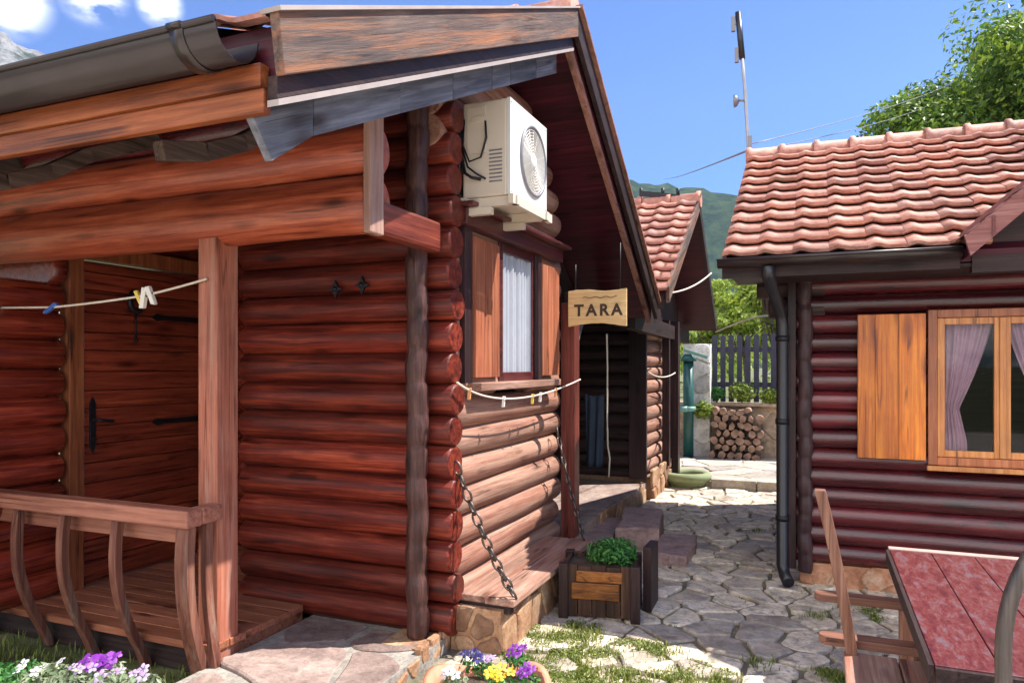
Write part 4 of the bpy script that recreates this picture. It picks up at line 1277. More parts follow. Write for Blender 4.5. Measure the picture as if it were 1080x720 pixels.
b = MB().prism([(RY0-.02, RZ0-.12), (RY0-.02, RZ0+.01), (RYR, RZR+.02), (RYR, RZR-.13)], 'x', -0.605, -0.575); b.build('barge_board', wood('barge_pink', (0.16, 0.07, 0.06), (0.3, 0.16, 0.14), (0.42, 0.26, 0.23), 'y', .6), rroof)
b = MB().prism([(RYR, RZR-.13), (RYR, RZR+.02), (9.3, rr_(9.3)+.01), (9.3, rr_(9.3)-.12)], 'x', -0.605, -0.575); b.build('barge_board', M['dark_wood'], rroof)
b = MB().box((-0.6, RY0-.05, RZ0-.145), (0.80, RY0-.02, RZ0-.005)); b.build('fascia', M['dark_wood_x'], rroof)
b = MB(); gutter(b, -0.62, 0.80, RY0-.12, RZ0-.035, 0.05, th=0.004); b.build('gutter', M['gutter'], rroof)
# plate log ends poking out under the verge
b = MB().log((-0.42, YW+.08, 2.18), (0.05, YW+.08, 2.18), 0.08, 14).log((-0.34, YW+.08, 2.03), (0.05, YW+.08, 2.03), 0.075, 14).log((-0.24, YW+.08, 1.89), (0.05, YW+.08, 1.89), 0.06, 14)
b.log((-0.42, YW+.08, 2.31), (0.05, YW+.08, 2.31), 0.07, 14)
b.build('log_ends', M['dark_wood_x'], rc)
# soffit board under the eave front
b = MB().box((-0.55, RY0, RZ0-.13), (4.9, YW, RZ0-.11)); b.build('eave_soffit', M['dark_wood_x'], rc)
# downpipe
dp = MB()
dx_, dy_ = -0.235, YW-0.10
dp.tube([(-0.3, RY0-.12, 2.26), (-0.3, RY0-.11, 2.2), (-0.25, YW-.12, 2.0), (dx_, dy_, 1.9), (dx_, dy_, 0.16), (dx_+.02, dy_-.03, 0.09), (dx_+.045, dy_-.10, 0.06)], 0.042, 14)
pp = dp.build('downpipe', M['black'], rc)
for zz in (0.5, 1.2, 1.8): MB().tube([(dx_, dy_, zz-.02), (dx_, dy_, zz+.02)], 0.049, 14).build('pipe_clip', M['iron'], pp)
wavy(-0.085, YW-.01, 0.1, 2.3, 0.05, RS).build('corner_post', M['dark_wood_z'], rc)
# knobbly cross-log ends at the corner
# window
def frame_xz(b, x0, x1, z0, z1, w_, ya, yb):
    b.box((x0, ya, z0), (x0+w_, yb, z1)).box((x1-w_, ya, z0), (x1, yb, z1)).box((x0+w_, ya, z0), (x1-w_, yb, z0+w_)).box((x0+w_, ya, z1-w_), (x1-w_, yb, z1))
b = MB(); frame_xz(b, WX0-.04, WX1+.04, WZa-.04, WZb+.04, 0.055, YW-.035, YW+.15)
wo = b.build('window', wood('win_casing', (0.2, 0.05, 0.02), (0.4, 0.12, 0.04), (0.56, 0.22, 0.09), 'z', .4, .2), rc, bevel=0.004)
for (xa, xb) in ((WX0+.017, (WX0+WX1)/2-.002), ((WX0+WX1)/2+.002, WX1-.017)):
    b = MB(); frame_xz(b, xa, xb, WZa+.017, WZb-.017, 0.045, YW-.02, YW+.025); sash = b.build('sash', M['win_orange'], wo, bevel=0.004)
    b = MB().box((xa+.043, YW+.0, WZa+.06), (xb-.043, YW+.004, WZb-.06)); b.build('pane', M['glass'], wo)
b = MB().box(((WX0+WX1)/2-.018, YW-.034, WZa+.02), ((WX0+WX1)/2+.018, YW-.022, WZb-.02)); b.build('mullion', M['win_orange'], wo, bevel=0.003)
b = MB().box((WX0-.05, YW-.075, WZa-.075), (WX1+.05, YW-.036, WZa-.042)); b.build('sill', M['win_orange'], wo, bevel=0.004)
def tied_curtain(xa, xb, gather, y, name='curtain'):
    b = MB(); vv, ff = [], []; nx_, nz_ = 44, 30
    for j in range(nz_+1):
        t = j/nz_; z_ = WZb-.03 + (WZa+.03-(WZb-.03))*t
        k_ = 1-0.62*math.exp(-((t-0.66)/0.28)**2) if t < 0.66 else 1-0.62*math.exp(-((t-0.66)/0.35)**2)
        if t < .66: k_ = 1-0.68*(t/.66)**1.3
        else: k_ = 0.32+0.16*min(1, (t-.66)/.25)
        for i in range(nx_+1):
            s_ = i/nx_
            x = xa + (xb-xa)*(gather*(1-k_) + s_*k_)
            vv.append((x, y + 0.014*math.sin(s_*38)*(0.5+0.5*k_) + .006*math.sin(s_*13+t*4), z_))
    for j in range(nz_):
        for i in range(nx_):
            a_ = j*(nx_+1)+i; ff.append((a_, a_+1, a_+nx_+2, a_+nx_+1))
    b.add(vv, ff, True); return b.build(name, M['curtain'], wo)
tied_curtain(WX0+.05, WX0+.36, 0.06, YW+.08); tied_curtain(WX1-.36, WX1-.05, 0.94, YW+.08)
# orange shutter
b = MB()
for xa, xb in ((0.262, 0.372), (0.374, 0.52), (0.522, 0.685)):
    b.box((xa, YW-.052, 0.955), (xb, YW-.022, 1.962))
sh = b.build('shutter', M['shutter_orange'], rc, bevel=0.003)
# kick of the porch gable on the right
gx0, gxa, gx1, gy0, gy1 = 0.82, 1.95, 3.08, 4.93, 6.5
gz0, gza = 2.34, 3.38
def gz(x): return gz0 + (gza-gz0)*(1-abs(x-gxa)/(gxa-gx0))
b = MB()
for (xa, xb) in ((gx0, gxa), (gxa, gx1)):
    b.prism([(xa, gz(xa)-.03), (xb, gz(xb)-.03), (xb, gz(xb)-.09), (xa, gz(xa)-.09)], 'y', gy0+.02, gy1)
pg = b.build('porch_roof', M['soffit'], rc)
b = MB(); tiles(b, (gx0-.02, gy1, gz0), (gx0-.02, gy0+.1, gz0), (gxa, gy1, gza-.01), 7, 9)
tiles(b, (gx1+.02, gy0+.1, gz0), (gx1+.02, gy1, gz0), (gxa, gy0+.1, gza-.01), 7, 9)
b.build('tiles', M['tile'], pg)
b = MB()
b.prism([(gx0, gz0-.1), (gx0-.03, gz0+.015), (gxa, gza+.02), (gxa, gza-.11)], 'y', gy0, gy0+.03)
b.prism([(gx1, gz0-.1), (gx1+.03, gz0+.015), (gxa, gza+.02), (gxa, gza-.11)], 'y', gy0, gy0+.03)
b.build('barge_board', wood('barge_maroon', (0.1, 0.03, 0.03), (0.25, 0.1, 0.09), (0.4, 0.22, 0.2), 'x', .5), pg)
b = MB()
b.prism([(gx0-.04, gz0+.02), (gx0-.04, gz0+.045), (gxa, gza+.055), (gxa, gza+.025)], 'y', gy0-.015, gy0+.1)
for f_ in (0.10, 0.24, 0.42):
    x = gx0+(gxa-gx0)*f_; b.prism([(x-.008, gz(x)-.1), (x+.008, gz(x+.016)-.1), (x+.008, gz(x)+.02), (x-.008, gz(x)+.02)], 'y', gy0-.008, gy0-.002)
b.build('edge_trim', wood('trim_maroon', (0.05, 0.008, 0.01), (0.12, 0.02, 0.02), (0.2, 0.04, 0.04), 'x', .4), pg)
b = MB().prism([(gx0+.1, gz0-.02), (gxa, gza-.1), (gx1-.1, gz0-.02), (gx1-.1, gz0-.1), (gx0+.1, gz0-.1)], 'y', gy0+.35, gy0+.38); b.build('gable_boards', M['dark_wood_x'], rc)
b = MB().beam((gx0+.05, gy0+.3, gz0-.12), (gx1, gy0+.3, gz0-.12), 0.09, 0.1); b.box((2.7, gy0+.25, 0), (2.82, gy0+.37, gz0-.17)); b.build('porch_frame', M['dark_wood_x'], rc)

# mast on the right cabin ridge
mb_ = pix(790, 172, Y=7.3); mt_ = pix(778, 14, Y=7.3)
ms = thing('antenna_mast', tuple(Vector((mb_.x, 7.33, 3.0))), 'thin mast with a small dish rising at the left end of the right cabin roof', 'antenna')
b = MB().tube([Vector((mb_.x+.01, 7.33, 2.9)), mb_.lerp(mt_, .0)+Vector((0,.03,0)), mb_.lerp(mt_, .5)+Vector((0.012,.03,0)), mt_+Vector((0,.03,0))], 0.016, 8); b.build('pole', plain('galvanised', (0.35, 0.35, 0.37), .5, .6), ms)
b = MB().tube([mb_.lerp(mt_, .70)+Vector((.008,.03,0)), mt_+Vector((0,.03,0.02))], 0.028, 8); b.build('panel_antenna', M['black'], ms)
for f_, s_ in ((0.94, -0.05), (0.73, -0.04)):
    q = mb_.lerp(mt_, f_)+Vector((s_, .03, 0)); b = MB().beam(q-Vector((0,0,.07)), q+Vector((0,0,.07)), 0.035, 0.035, up=(0,1,0)); b.beam(q, q+Vector((-s_, 0, 0)), .015, .015); b.build('side_antenna', M['ac_grey'], ms)
q = mb_.lerp(mt_, 0.42)+Vector((-.05, .0, 0))
b = MB(); b.tube([q, q+Vector((-.015,0,0)), q+Vector((-.045,0,0))], [0.02, 0.05, 0.062], 14); b.tube([q, q+Vector((.06,.03,0))], 0.01, 6); b.build('dish', M['ac_grey'], ms)
q = mb_.lerp(mt_, 0.14)+Vector((.02, .03, 0)); b = MB().box(q-Vector((.02,.02,.12)), q+Vector((.02,.02,.06))); b.build('junction_box', M['ac_grey'], ms)

# overhead wires
for k, ((ua, va), (ub, vb)) in enumerate((((792, 152), (960, 98)), ((792, 160), (940, 120)), ((700, 188), (786, 160)))):
    a = pix(ua, va, Y=7.4 if k < 2 else 60); e = pix(ub+60, vb-18, Y=24) if k < 2 else pix(ub, vb, Y=7.4)
    b = MB().tube(sagline(a, e, 0.12), 0.005 if k < 2 else 0.012, 5)
    tag(b.build('overhead_wire', M['ac_grey'], root=a), ('upper thin wire running from the mast to the tree', 'lower thin wire running from the mast to the tree', 'thin wire running from the mast away to the wooded hill')[k], 'wire', 'overhead wires')

# ------------------------------------------------------------------ steps in the alley
def slab_thing(name, cs, z0, z1, label, seed):
    rd = random.Random(seed); n = len(cs)
    b = MB(); q = []
    cs = [Vector(c) for c in cs]
    cen = sum(cs, Vector((0,0)))/n
    for i in range(n):
        a, e = cs[i], cs[(i+1) % n]
        for t in range(5):
            p = a.lerp(e, t/5); q.append(p + Vector(((rd.random()-.5)*.03, (rd.random()-.5)*.03)))
    m = len(q)
    vv = [(p.x, p.y, z0) for p in q] + [(p.x, p.y, z1-.015) for p in q] + [tuple((*(p+(cen-p).normalized()*.015), z1-rd.random()*.006)) for p in q]
    ff = [tuple(range(2*m, 3*m))] + [(k, (k+1)%m, m+(k+1)%m, m+k) for k in range(m)] + [(m+k, m+(k+1)%m, 2*m+(k+1)%m, 2*m+k) for k in range(m)]
    b.add(vv, ff)
    return tag(b.build(name, M['step'], root=(cen.x, cen.y, z0)), label, 'stone step', 'stone steps before the far porch')
P2 = lambda u, v, z: (lambda p: (p.x, p.y))(pix(u, v, Z=z))
slab_thing('stone_step', [P2(650, 556, .2), P2(694, 556, .2), P2(700, 536, .2), P2(660, 533, .2)], 0.0, 0.2, 'thick reddish stone slab, the upper step before the far porch', 1)
slab_thing('stone_step', [P2(678, 581, .1), P2(724, 586, .1), P2(737, 563, .1), P2(700, 561, .1)], 0.0, 0.1, 'low flat stone slab, the lower step in the alley', 2)
slab_thing('stone_step', [P2(588, 572, .12), P2(640, 572, .12), P2(660, 545, .12), P2(612, 545, .12)], 0.0, 0.12, 'dark stone block at the foot of the red corner board behind the planter', 3)

# ------------------------------------------------------------------ leafy things
def leaves(b, centre, rad, n, size, rnd, shell=0.0, up=0.3):
    c = Vector(centre)
    for _ in range(n):
        while True:
            d = Vector((rnd.uniform(-1,1), rnd.uniform(-1,1), rnd.uniform(-1,1)))
            if shell < d.length <= 1: break
        p = c + Vector((d.x*rad[0], d.y*rad[1], d.z*rad[2]))
        nr = (d + Vector((rnd.uniform(-1,1), rnd.uniform(-1,1), rnd.uniform(-.6,1)+up))).normalized()
        a = nr.orthogonal().normalized(); a = Matrix.Rotation(rnd.random()*6.28, 3, nr) @ a; e = nr.cross(a)
        s_ = size*rnd.uniform(.6, 1.3)
        b.add([p-a*s_, p-e*s_*.42+a*s_*.1+nr*s_*.1, p+a*s_, p+e*s_*.42+a*s_*.1+nr*s_*.1], [(0,1,2,3)])

def tree(name, base, label, crown_c, R_, clumps, nleaf, size, seed, mat='leaf_tree', flat=0.8, cat='tree', group=None, trunk_r=0.2):
    rnd = random.Random(seed)
    t = thing(name, base, label, cat, group)
    base = Vector(base); cc = Vector(crown_c)
    b = MB()
    b.tube([base-Vector((0,0,.1)), base.lerp(cc, .35)+Vector((.1,.05,0)), base.lerp(cc, .7), cc], [trunk_r, trunk_r*.75, trunk_r*.5, trunk_r*.2], 10)
    cl = []
    for i in range(clumps):
        while True:
            d = Vector((rnd.uniform(-1,1), rnd.uniform(-1,1), rnd.uniform(-1,1)))
            if 0.25 < d.length <= 1: break
        d = d.normalized()*(0.45+0.5*rnd.random())
        p = cc + Vector((d.x*R_, d.y*R_, d.z*R_*flat)); cl.append(p)
        if i % 2 == 0:
            s_ = base.lerp(cc, .5+.4*rnd.random()); b.tube([s_, s_.lerp(p, .5)+Vector((0,0,.15*R_*.3)), p], [trunk_r*.35, trunk_r*.2, trunk_r*.06], 6)
    b.build('trunk', M['bark'], t)
    c = MB()
    for p in cl:
        r_ = R_*rnd.uniform(.16, .3)
        leaves(c, p, (r_, r_, r_*.7), nleaf, size, rnd, shell=.25)
    c.build('crown', M[mat], t)
    return t
tc_ = pix(1162, 168, D=17)
tree('broadleaf_tree', (tc_.x, tc_.y, 0), 'large leafy tree rising behind the right cabin roof', tc_, 4.9, 210, 800, 0.085, 11, 'leaf_tree')
# bright shrubs behind the picket fence
for i, (u_, v_, D_, R_, lb) in enumerate(((742, 330, 19, 1.1, 'yellow green bush beyond the fence, next to the far cabin gable'), (783, 318, 20, 1.25, 'bright yellow green bush beyond the middle of the fence'), (815, 330, 18, 1.0, 'yellow green bush beyond the fence, beside the right cabin eave'), (770, 345, 26, 1.6, 'pale green bush further back behind the others'))):
    c_ = pix(u_, v_, D=D_); tree('bush', (c_.x, c_.y, 0), lb, c_, R_, 26, 170, 0.07, 60+i, 'leaf_bright', 0.9, 'bush', 'bushes beyond the picket fence', 0.07)
rnd = random.Random(90)
b = MB()
for i in range(26):
    az = -17 + i*1.0; D_ = 40+rnd.random()*40
    c_ = Vector((D_*math.sin(R(az)), D_*math.cos(R(az)), 2.0+rnd.random()*2.2))
    for k in range(9):
        leaves(b, c_+Vector((rnd.uniform(-1,1), rnd.uniform(-1,1), rnd.uniform(-1.4,1)))*1.9, (1.2, 1.2, 1.0), 90, .2, rnd, .3)
b.build('woodland', M['leaf_bright'], kind='stuff')

# ------------------------------------------------------------------ end of the alley
gw = thing('garden_wall', (-1.0, 12.7, 0), 'low tan stone wall that closes the alley, under the dark picket fence', 'wall')
b = MB(); stone_face(b, -2.6, 0.9, 0.08, 0.93, 12.62, 0.05, 0.42, random.Random(51), 'y', -1); b.box((-2.6, 12.64, 0), (0.9, 12.95, 0.93)); b.build('masonry', M['wall_tan'], gw)
b = MB().box((-2.6, 12.55, 0.935), (0.9, 13.0, 0.99)); b.build('coping', M['wall_tan'], gw, bevel=0.01)
pl = MB(); stone_face(pl, -2.08, -1.64, 0.08, 1.97, 12.40, 0.04, 0.3, random.Random(52), 'y', -1); pl.box((-2.08, 12.42, 0.05), (-1.64, 12.62, 1.97))
tag(pl.build('gate_pillar', M['wall_white'], root=(-1.86, 12.5, 0.1)), 'whitewashed stone pillar at the left end of the low tan wall', 'pillar')
gp = thing('garden_pump', (-1.99, 12.2, 0.1), 'green painted upright pump post before the white pillar', 'pump')
xg = pix(726, 400, Y=12.2).x
BASE[gp.name] = Vector((-1.99, 12.2, 0.1))
b = MB().tube([(xg, 12.2, 0.1), (xg, 12.2, 1.68)], 0.085, 12); b.build('standpipe', M['green_paint'], gp)
b = MB().tube([(xg, 12.2, 1.68), (xg, 12.2, 1.72), (xg, 12.2, 1.80)], [0.13, 0.13, 0.07], 12); b.build('cap', M['green_paint'], gp)
b = MB().beam((xg-.06, 12.15, 1.86), (xg+.32, 12.1, 1.74), 0.04, 0.05); b.build('lever', M['green_pale'], gp)
b = MB().tube([(xg, 12.2, 0.86), (xg, 12.2, 0.94)], 0.12, 12); b.tube([(xg-.15, 12.1, .9), (xg, 12.1, .9)], .05, 8); b.build('collar', M['green_pale'], gp)
# picket fence
pf = thing('picket_fence', (-0.9, 12.85, 0.99), 'dark blue black picket fence on the low wall at the alley end', 'fence')
x = -1.66; rd = random.Random(4)
b = MB().box((-1.7, 12.87, 1.25), (0.8, 12.91, 1.33)).box((-1.7, 12.87, 1.84), (0.8, 12.91, 1.92)); b.build('rail', M['fence'], pf)
while x < 0.8:
    h = 2.13+rd.random()*.03
    b = MB().prism([(x, 0.995), (x+.085, 0.995), (x+.085, h-.03), (x+.0425, h), (x, h-.03)], 'y', 12.845, 12.867); b.build('picket', M['fence'], pf)
    x += 0.135
# firewood
fw0 = MB(); 
x0w, x1w = pix(750, 480, Y=12.3).x, pix(807, 480, Y=12.3).x
ORD = ['first', 'second', 'third', 'fourth', 'fifth', 'sixth', 'seventh', 'eighth', 'ninth']
row = 0; z = 0.16; rd = random.Random(15)
def firewood_mesh(seed):
    rd = random.Random(seed); b = MB(); n = 10
    prof = [rd.uniform(.75, 1.1) for _ in range(n)]
    if seed % 2: prof = [1 if i < 6 else 0.35 for i in range(n)]
    vv = []
    for y_ in (-.16, .16):
        for i in range(n): t = 2*math.pi*i/n; vv.append((prof[i]*.07*math.cos(t), y_, prof[i]*.07*math.sin(t)))
    b.add(vv, [tuple(range(n)), tuple(range(n, 2*n))] + [(i, (i+1)%n, n+(i+1)%n, n+i) for i in range(n)])
    return b
protos = []
for s_ in range(4):
    o = firewood_mesh(s_).build('firewood_log', M['firewood']); protos.append(o)
    tag(o, 'split firewood log stacked against the low tan wall', 'firewood', 'firewood stacked against the low wall')
used = [False]*4
while z < 0.98:
    x = x0w + 0.06 + (row % 2)*0.06
    col = 0
    while x < x1w - 0.03 - (0.12 if z > .75 else 0):
        k = rd.randrange(4)
        if not used[k]: o = protos[k]; used[k] = True
        else: o = protos[k].copy(); C.objects.link(o)
        o.location = (x, 12.38+rd.uniform(-.03, .03), z); o.rotation_euler = (0, rd.random()*6.28, rd.uniform(-.1, .1))
        s_ = rd.uniform(.8, 1.05); o.scale = (s_, 1, s_)
        o['label'] = 'firewood log, %s from the left in the stack row %s above ground' % (ORD[col], ORD[row]); col += 1
        x += 0.128
    z += 0.118; row += 1
# plants on the wall
for i, (u_, v_, s_, lb) in enumerate(((740, 432, .22, 'leafy green plant hanging over the low wall beside the white pillar'), (783, 413, .24, 'round bright green plant on the low wall above the firewood'), (813, 418, .2, 'pale green plant on the low wall beside the right cabin corner'), (756, 414, .15, 'small green plant on the low wall left of the round one'))):
    c_ = pix(u_, v_, Y=12.62 if i else 12.3)
    t = thing('wall_plant', (c_.x, c_.y, 0.99), lb, 'plant', 'plants on the low wall')
    b = MB(); rd2 = random.Random(i)
    leaves(b, c_+Vector((0,0,.0)), (s_, s_*.6, s_*.7), 420, 0.035, rd2); b.build('foliage', M['leaf_bright' if i != 3 else 'leaf_green'], t)
    b = MB()
    for k in range(5): b.tube([Vector((c_.x, c_.y, .98)), c_+Vector((rd2.uniform(-s_, s_)*.6, 0, rd2.uniform(0, s_)*.5))], 0.006, 5)
    b.build('stem', M['bark'], t)
# low round basin by the far post
q = pix(724, 503, Z=0.12)
bs = thing('stone_basin', (q.x, q.y, 0), 'pale green rimmed round basin on the ground by the far dark post', 'basin')
b = MB(); b.tube([(q.x+.27*math.cos(2*math.pi*i/20), q.y+.27*math.sin(2*math.pi*i/20), .14) for i in range(20)], 0.06, 8, closed=True); b.tube([(q.x, q.y, 0), (q.x, q.y, 0.12)], [.22, .3], 18, caps=False)
b.build('rim', plain('basin_green', (0.22, 0.26, 0.13), .8), bs)
b = MB().tube([(q.x, q.y, 0.02), (q.x, q.y, 0.1)], .22, 18); b.build('soil', M['soil'], bs)

# ------------------------------------------------------------------ wooden planter box with herbs
wb = thing('planter_box', (-1.3, 4.62, 0), 'dark wooden planter box with a worn orange panel, at the end of the bench', 'planter')
rot = R(11)
def TB(px, py, pz): # local -> world of planter
    c_, s_ = math.cos(rot), math.sin(rot); return (-1.3+px*c_-py*s_, 4.62+px*s_+py*c_, pz)
def rbox(b, a, c):
    t = MB().box(a, c); b.add([TB(*p) for p in t.v], t.f)
W_, D_, H_ = 0.225, 0.17, 0.345
b = MB()
nb = 5
for i in range(nb):
    xa = -W_+2*W_*i/nb; rbox(b, (xa, -D_, 0.02), (xa+2*W_/nb-.004, -D_+.022, H_-.03*(i % 2)*.3)); rbox(b, (xa, D_-.022, 0.02), (xa+2*W_/nb-.004, D_, H_))
for i in range(3):
    ya = -D_+.024+2*(D_-.024)*i/3; rbox(b, (-W_, ya, .02), (-W_+.022, ya+.1, H_)); rbox(b, (W_-.022, ya, .02), (W_, ya+.1, H_))
b.build('staves', M['crate'], wb, bevel=0.004)
for sx in (-1, 1):
    for sy in (-1, 1):
        b = MB(); rbox(b, (sx*W_-.03, sy*D_-.03, 0), (sx*W_+.03, sy*D_+.03, H_+.008)); b.build('corner_post', M['dark_wood_z'], wb, bevel=0.005)
b = MB(); rbox(b, (-W_+.05, -D_-.014, .13), (W_-.10, -D_-.002, .235)); rbox(b, (-W_+.08, -D_-.014, .24), (W_-.08, -D_-.002, .31)); b.build('front_panel', M['crate_panel'], wb, bevel=0.006)
b = MB(); rbox(b, (-W_+.02, -D_+.02, .25), (W_-.02, D_-.02, H_-.03)); b.build('soil', M['soil'], wb)
hp = thing('herb_plant', TB(0, 0, .34), 'bushy fresh green herb growing in the dark wooden planter box', 'plant')
b = MB(); rd2 = random.Random(5)
for k in range(9):
    c_ = Vector(TB(rd2.uniform(-.02, .17), rd2.uniform(-.08, .1), .365+rd2.random()*.06)); leaves(b, c_, (.09, .09, .07), 170, 0.02, rd2)
b.build('foliage', M['leaf_green'], hp)
b = MB()
for k in range(12):
    q = Vector(TB(rd2.uniform(-.12, .12), rd2.uniform(-.08, .08), .33)); b.tube([q, q+Vector((rd2.uniform(-.03,.03), 0, .1))], .004, 5)
b.build('stem', M['leaf_green'], hp)
# second, narrow dark block behind it (stool-like post seen at its right)
b = MB().box((-1.05, 4.72, 0), (-0.995, 4.95, 0.42)); tag(b.build('wooden_board', M['dark_wood_z'], root=(-1.02, 4.8, 0), bevel=.004), 'dark upright board leaning behind the wooden planter box, on its alley side', 'board')

# ------------------------------------------------------------------ terracotta trough with pansies
tp = thing('flower_pot', (-1.40, 2.86, 0), 'terracotta flower pot with wavy rim and pansies, in the foreground before the bench', 'flower pot')
ca = [pix(u_, v_, Z=.30) for u_, v_ in ((452, 716), (488, 684), (520, 693), (560, 694), (578, 704))]
# rim outline (square-ish pot turned 40 degrees)
pc = pix(515, 727, Z=.30); TPX, TPY = pc.x, pc.y
def pot_ring(r, z, n=40, wavy=0.0):
    out_ = []
    for i in range(n):
        t = 2*math.pi*i/n
        c_, s_ = math.cos(t), math.sin(t)
        k_ = 1/((abs(c_)**4+abs(s_)**4)**.25)
        rr = r*k_
        x, y = rr*c_, rr*s_
        a_ = R(28)
        out_.append((TPX+x*math.cos(a_)-y*math.sin(a_), TPY+x*math.sin(a_)+y*math.cos(a_), z + wavy*math.cos(4*t)*-1))
    return out_
b = MB(); rings = [pot_ring(.15, 0.0), pot_ring(.17, .03), pot_ring(.235, .23), pot_ring(.262, .24, wavy=.008), pot_ring(.266, .30, wavy=.014), pot_ring(.238, .306, wavy=.014), pot_ring(.225, .26)]
vv = [p for r_ in rings for p in r_]; n = 40; ff = []
for j in range(len(rings)-1):
    for i in range(n): ff.append((j*n+i, j*n+(i+1)%n, (j+1)*n+(i+1)%n, (j+1)*n+i))
ff.append(tuple(range(n))[::-1]); b.add(vv, ff, True); b.build('pot', M['terracotta'], tp)
b = MB(); r_ = pot_ring(.224, .262); b.add(r_+[(TPX, TPY, .275)], [(i, (i+1)%n, n) for i in range(n)]); b.build('soil', M['soil'], tp)
def flower(b, p, r, rnd, up=Vector((0,-.5,.85))):
    up = (up + Vector((rnd.uniform(-.4,.4), rnd.uniform(-.4,.4), 0))).normalized()
    a = up.orthogonal().normalized(); e = up.cross(a)
    for k in range(5):
        t = 2*math.pi*k/5+rnd.random()*.3
        d = a*math.cos(t)+e*math.sin(t); s_ = a*-math.sin(t)+e*math.cos(t)
        q = p + d*r*.15
        b.add([q, q+d*r*.5+s_*r*.42+up*r*.15, q+d*r+s_*r*.25+up*r*.05, q+d*r*1.08+up*r*.1, q+d*r-s_*r*.25+up*r*.05, q+d*r*.5-s_*r*.42+up*r*.15], [(0,1,2,3,4,5)])
def pansy(u_, v_, col, label, nfl, z=.33, r=.02, spread=.035, name='pansy', leafm='leaf_green', group='pansies in the terracotta pot', extra=None, nleaf=70, lr=.055, cat='flower'):
    p = pix(u_, v_, Z=z)
    t = thing(name, (p.x, p.y, z-.07), label, cat, group); rd = random.Random(u_*7+v_)
    b = MB(); leaves(b, p-Vector((0,0,.03)), (lr, lr, lr*.6), nleaf, .014, rd); b.build('foliage', M[leafm], t)
    b = MB(); st = MB()
    for k in range(nfl):
        q = p+Vector((rd.uniform(-spread, spread), rd.uniform(-spread, spread), rd.uniform(0, .02)))
        flower(b, q, r*rd.uniform(.8, 1.15), rd); st.tube([q, Vector((q.x, q.y, z-.07))], .002, 4)
    b.build('petals', M[col], t); st.build('stem', M['leaf_green'], t)
    return t
pansy(498, 694, 'navy', 'dark navy pansy at the left back of the terracotta pot', 5)
pansy(528, 712, 'yellow', 'yellow pansies in the middle of the terracotta pot', 10, spread=.05)
pansy(546, 688, 'purple', 'purple pansy standing tallest at the back right of the terracotta pot', 7, z=.37, spread=.035)
pansy(556, 708, 'purple', 'small purple pansy near the right rim of the terracotta pot', 5, spread=.022)
pansy(480, 710, 'whitep', 'leafy pansy with pale blooms at the left of the terracotta pot', 5, spread=.04, nleaf=120, leafm='leaf_grey')
pansy(512, 698, 'lilac', 'greenish pansy with a few lilac blooms between the navy and yellow ones', 3, spread=.03, nleaf=110)

# ------------------------------------------------------------------ flower trough bottom left
ft = thing('flower_trough', (-2.6, 1.9, 0), 'stone trough at the bottom left, mostly below the picture, full of petunias', 'planter')
zt = 0.50
A = pix(-150, 712, Z=zt); B_ = pix(170, 732, Z=zt); dirv = (B_-A).normalized(); nv_ = Vector((dirv.y, -dirv.x, 0))
b = MB().beam(A - Vector((0,0,zt/2+.03)), B_ - Vector((0,0,zt/2+.03)), 0.26, zt-.06); b.build('trough', M['wall_tan'], ft, bevel=.01)
rd = random.Random(77)
specs = [(-20, 705, 'lilac', 'grey green petunia with pale blooms at the very left edge of the trough'), (18, 704, 'whitep', 'petunia with whitish blooms and grey green leaves, left in the trough'), (48, 706, 'whitep', 'pale petunia third from the left edge of the trough'),
         (74, 712, 'lilac', 'lilac petunia left of the deep purple one'), (103, 700, 'purple', 'deep purple petunia standing highest in the trough'), (120, 714, 'lilac', 'lilac pink petunia right of the deep purple one'), (146, 718, 'lilac', 'pinkish petunia at the right end of the trough')]
for (u_, v_, col, lb) in specs:
    pansy(u_, v_, col, lb, 9 if col == 'purple' else 3, z=zt+.05, r=.032 if col == 'purple' else .018, spread=.045 if col == 'purple' else .05, name='petunia', leafm='leaf_green' if u_ < 30 else 'leaf_grey', group='petunias in the stone trough', nleaf=330, lr=.085)

# ------------------------------------------------------------------ picnic table
tb = thing('table', (0.66, 3.25, 0), 'wooden table with a mottled red varnished top in the right foreground', 'table')
TX0, TX1, TY0, TY1, TZ = 0.32, 1.02, 2.47, 3.94, 0.72
b = MB(); n = 4
for i in range(n):
    xa = TX0+(TX1-TX0)*i/n; b.box((xa, TY0, TZ-.035), (xa+(TX1-TX0)/n-.003, TY1, TZ))
b.build('tabletop', M['table'], tb, bevel=0.003)
b = MB().box((TX0-.003, TY1+.002, TZ-.045), (TX1, TY1+.055, TZ+.004)); b.build('end_strip', plain('pale_edge', (0.42, 0.27, 0.23), .6), tb, bevel=.004)
b = MB().box((TX0-.016, TY0, TZ-.06), (TX0-.002, TY1, TZ-.002)).box((TX0, TY0-.02, TZ-.09), (TX1, TY0-.003, TZ-.004)); b.build('apron', M['dark_wood'], tb)
for xx in (TX0+.12, TX1-.12):
    for yy in (TY0+.25, TY1-.2):
        b = MB().beam((xx, yy, TZ-.04), (xx, yy, 0), 0.07, 0.07, up=(1,0,0)); b.build('leg', M['crate'], tb, bevel=.005)
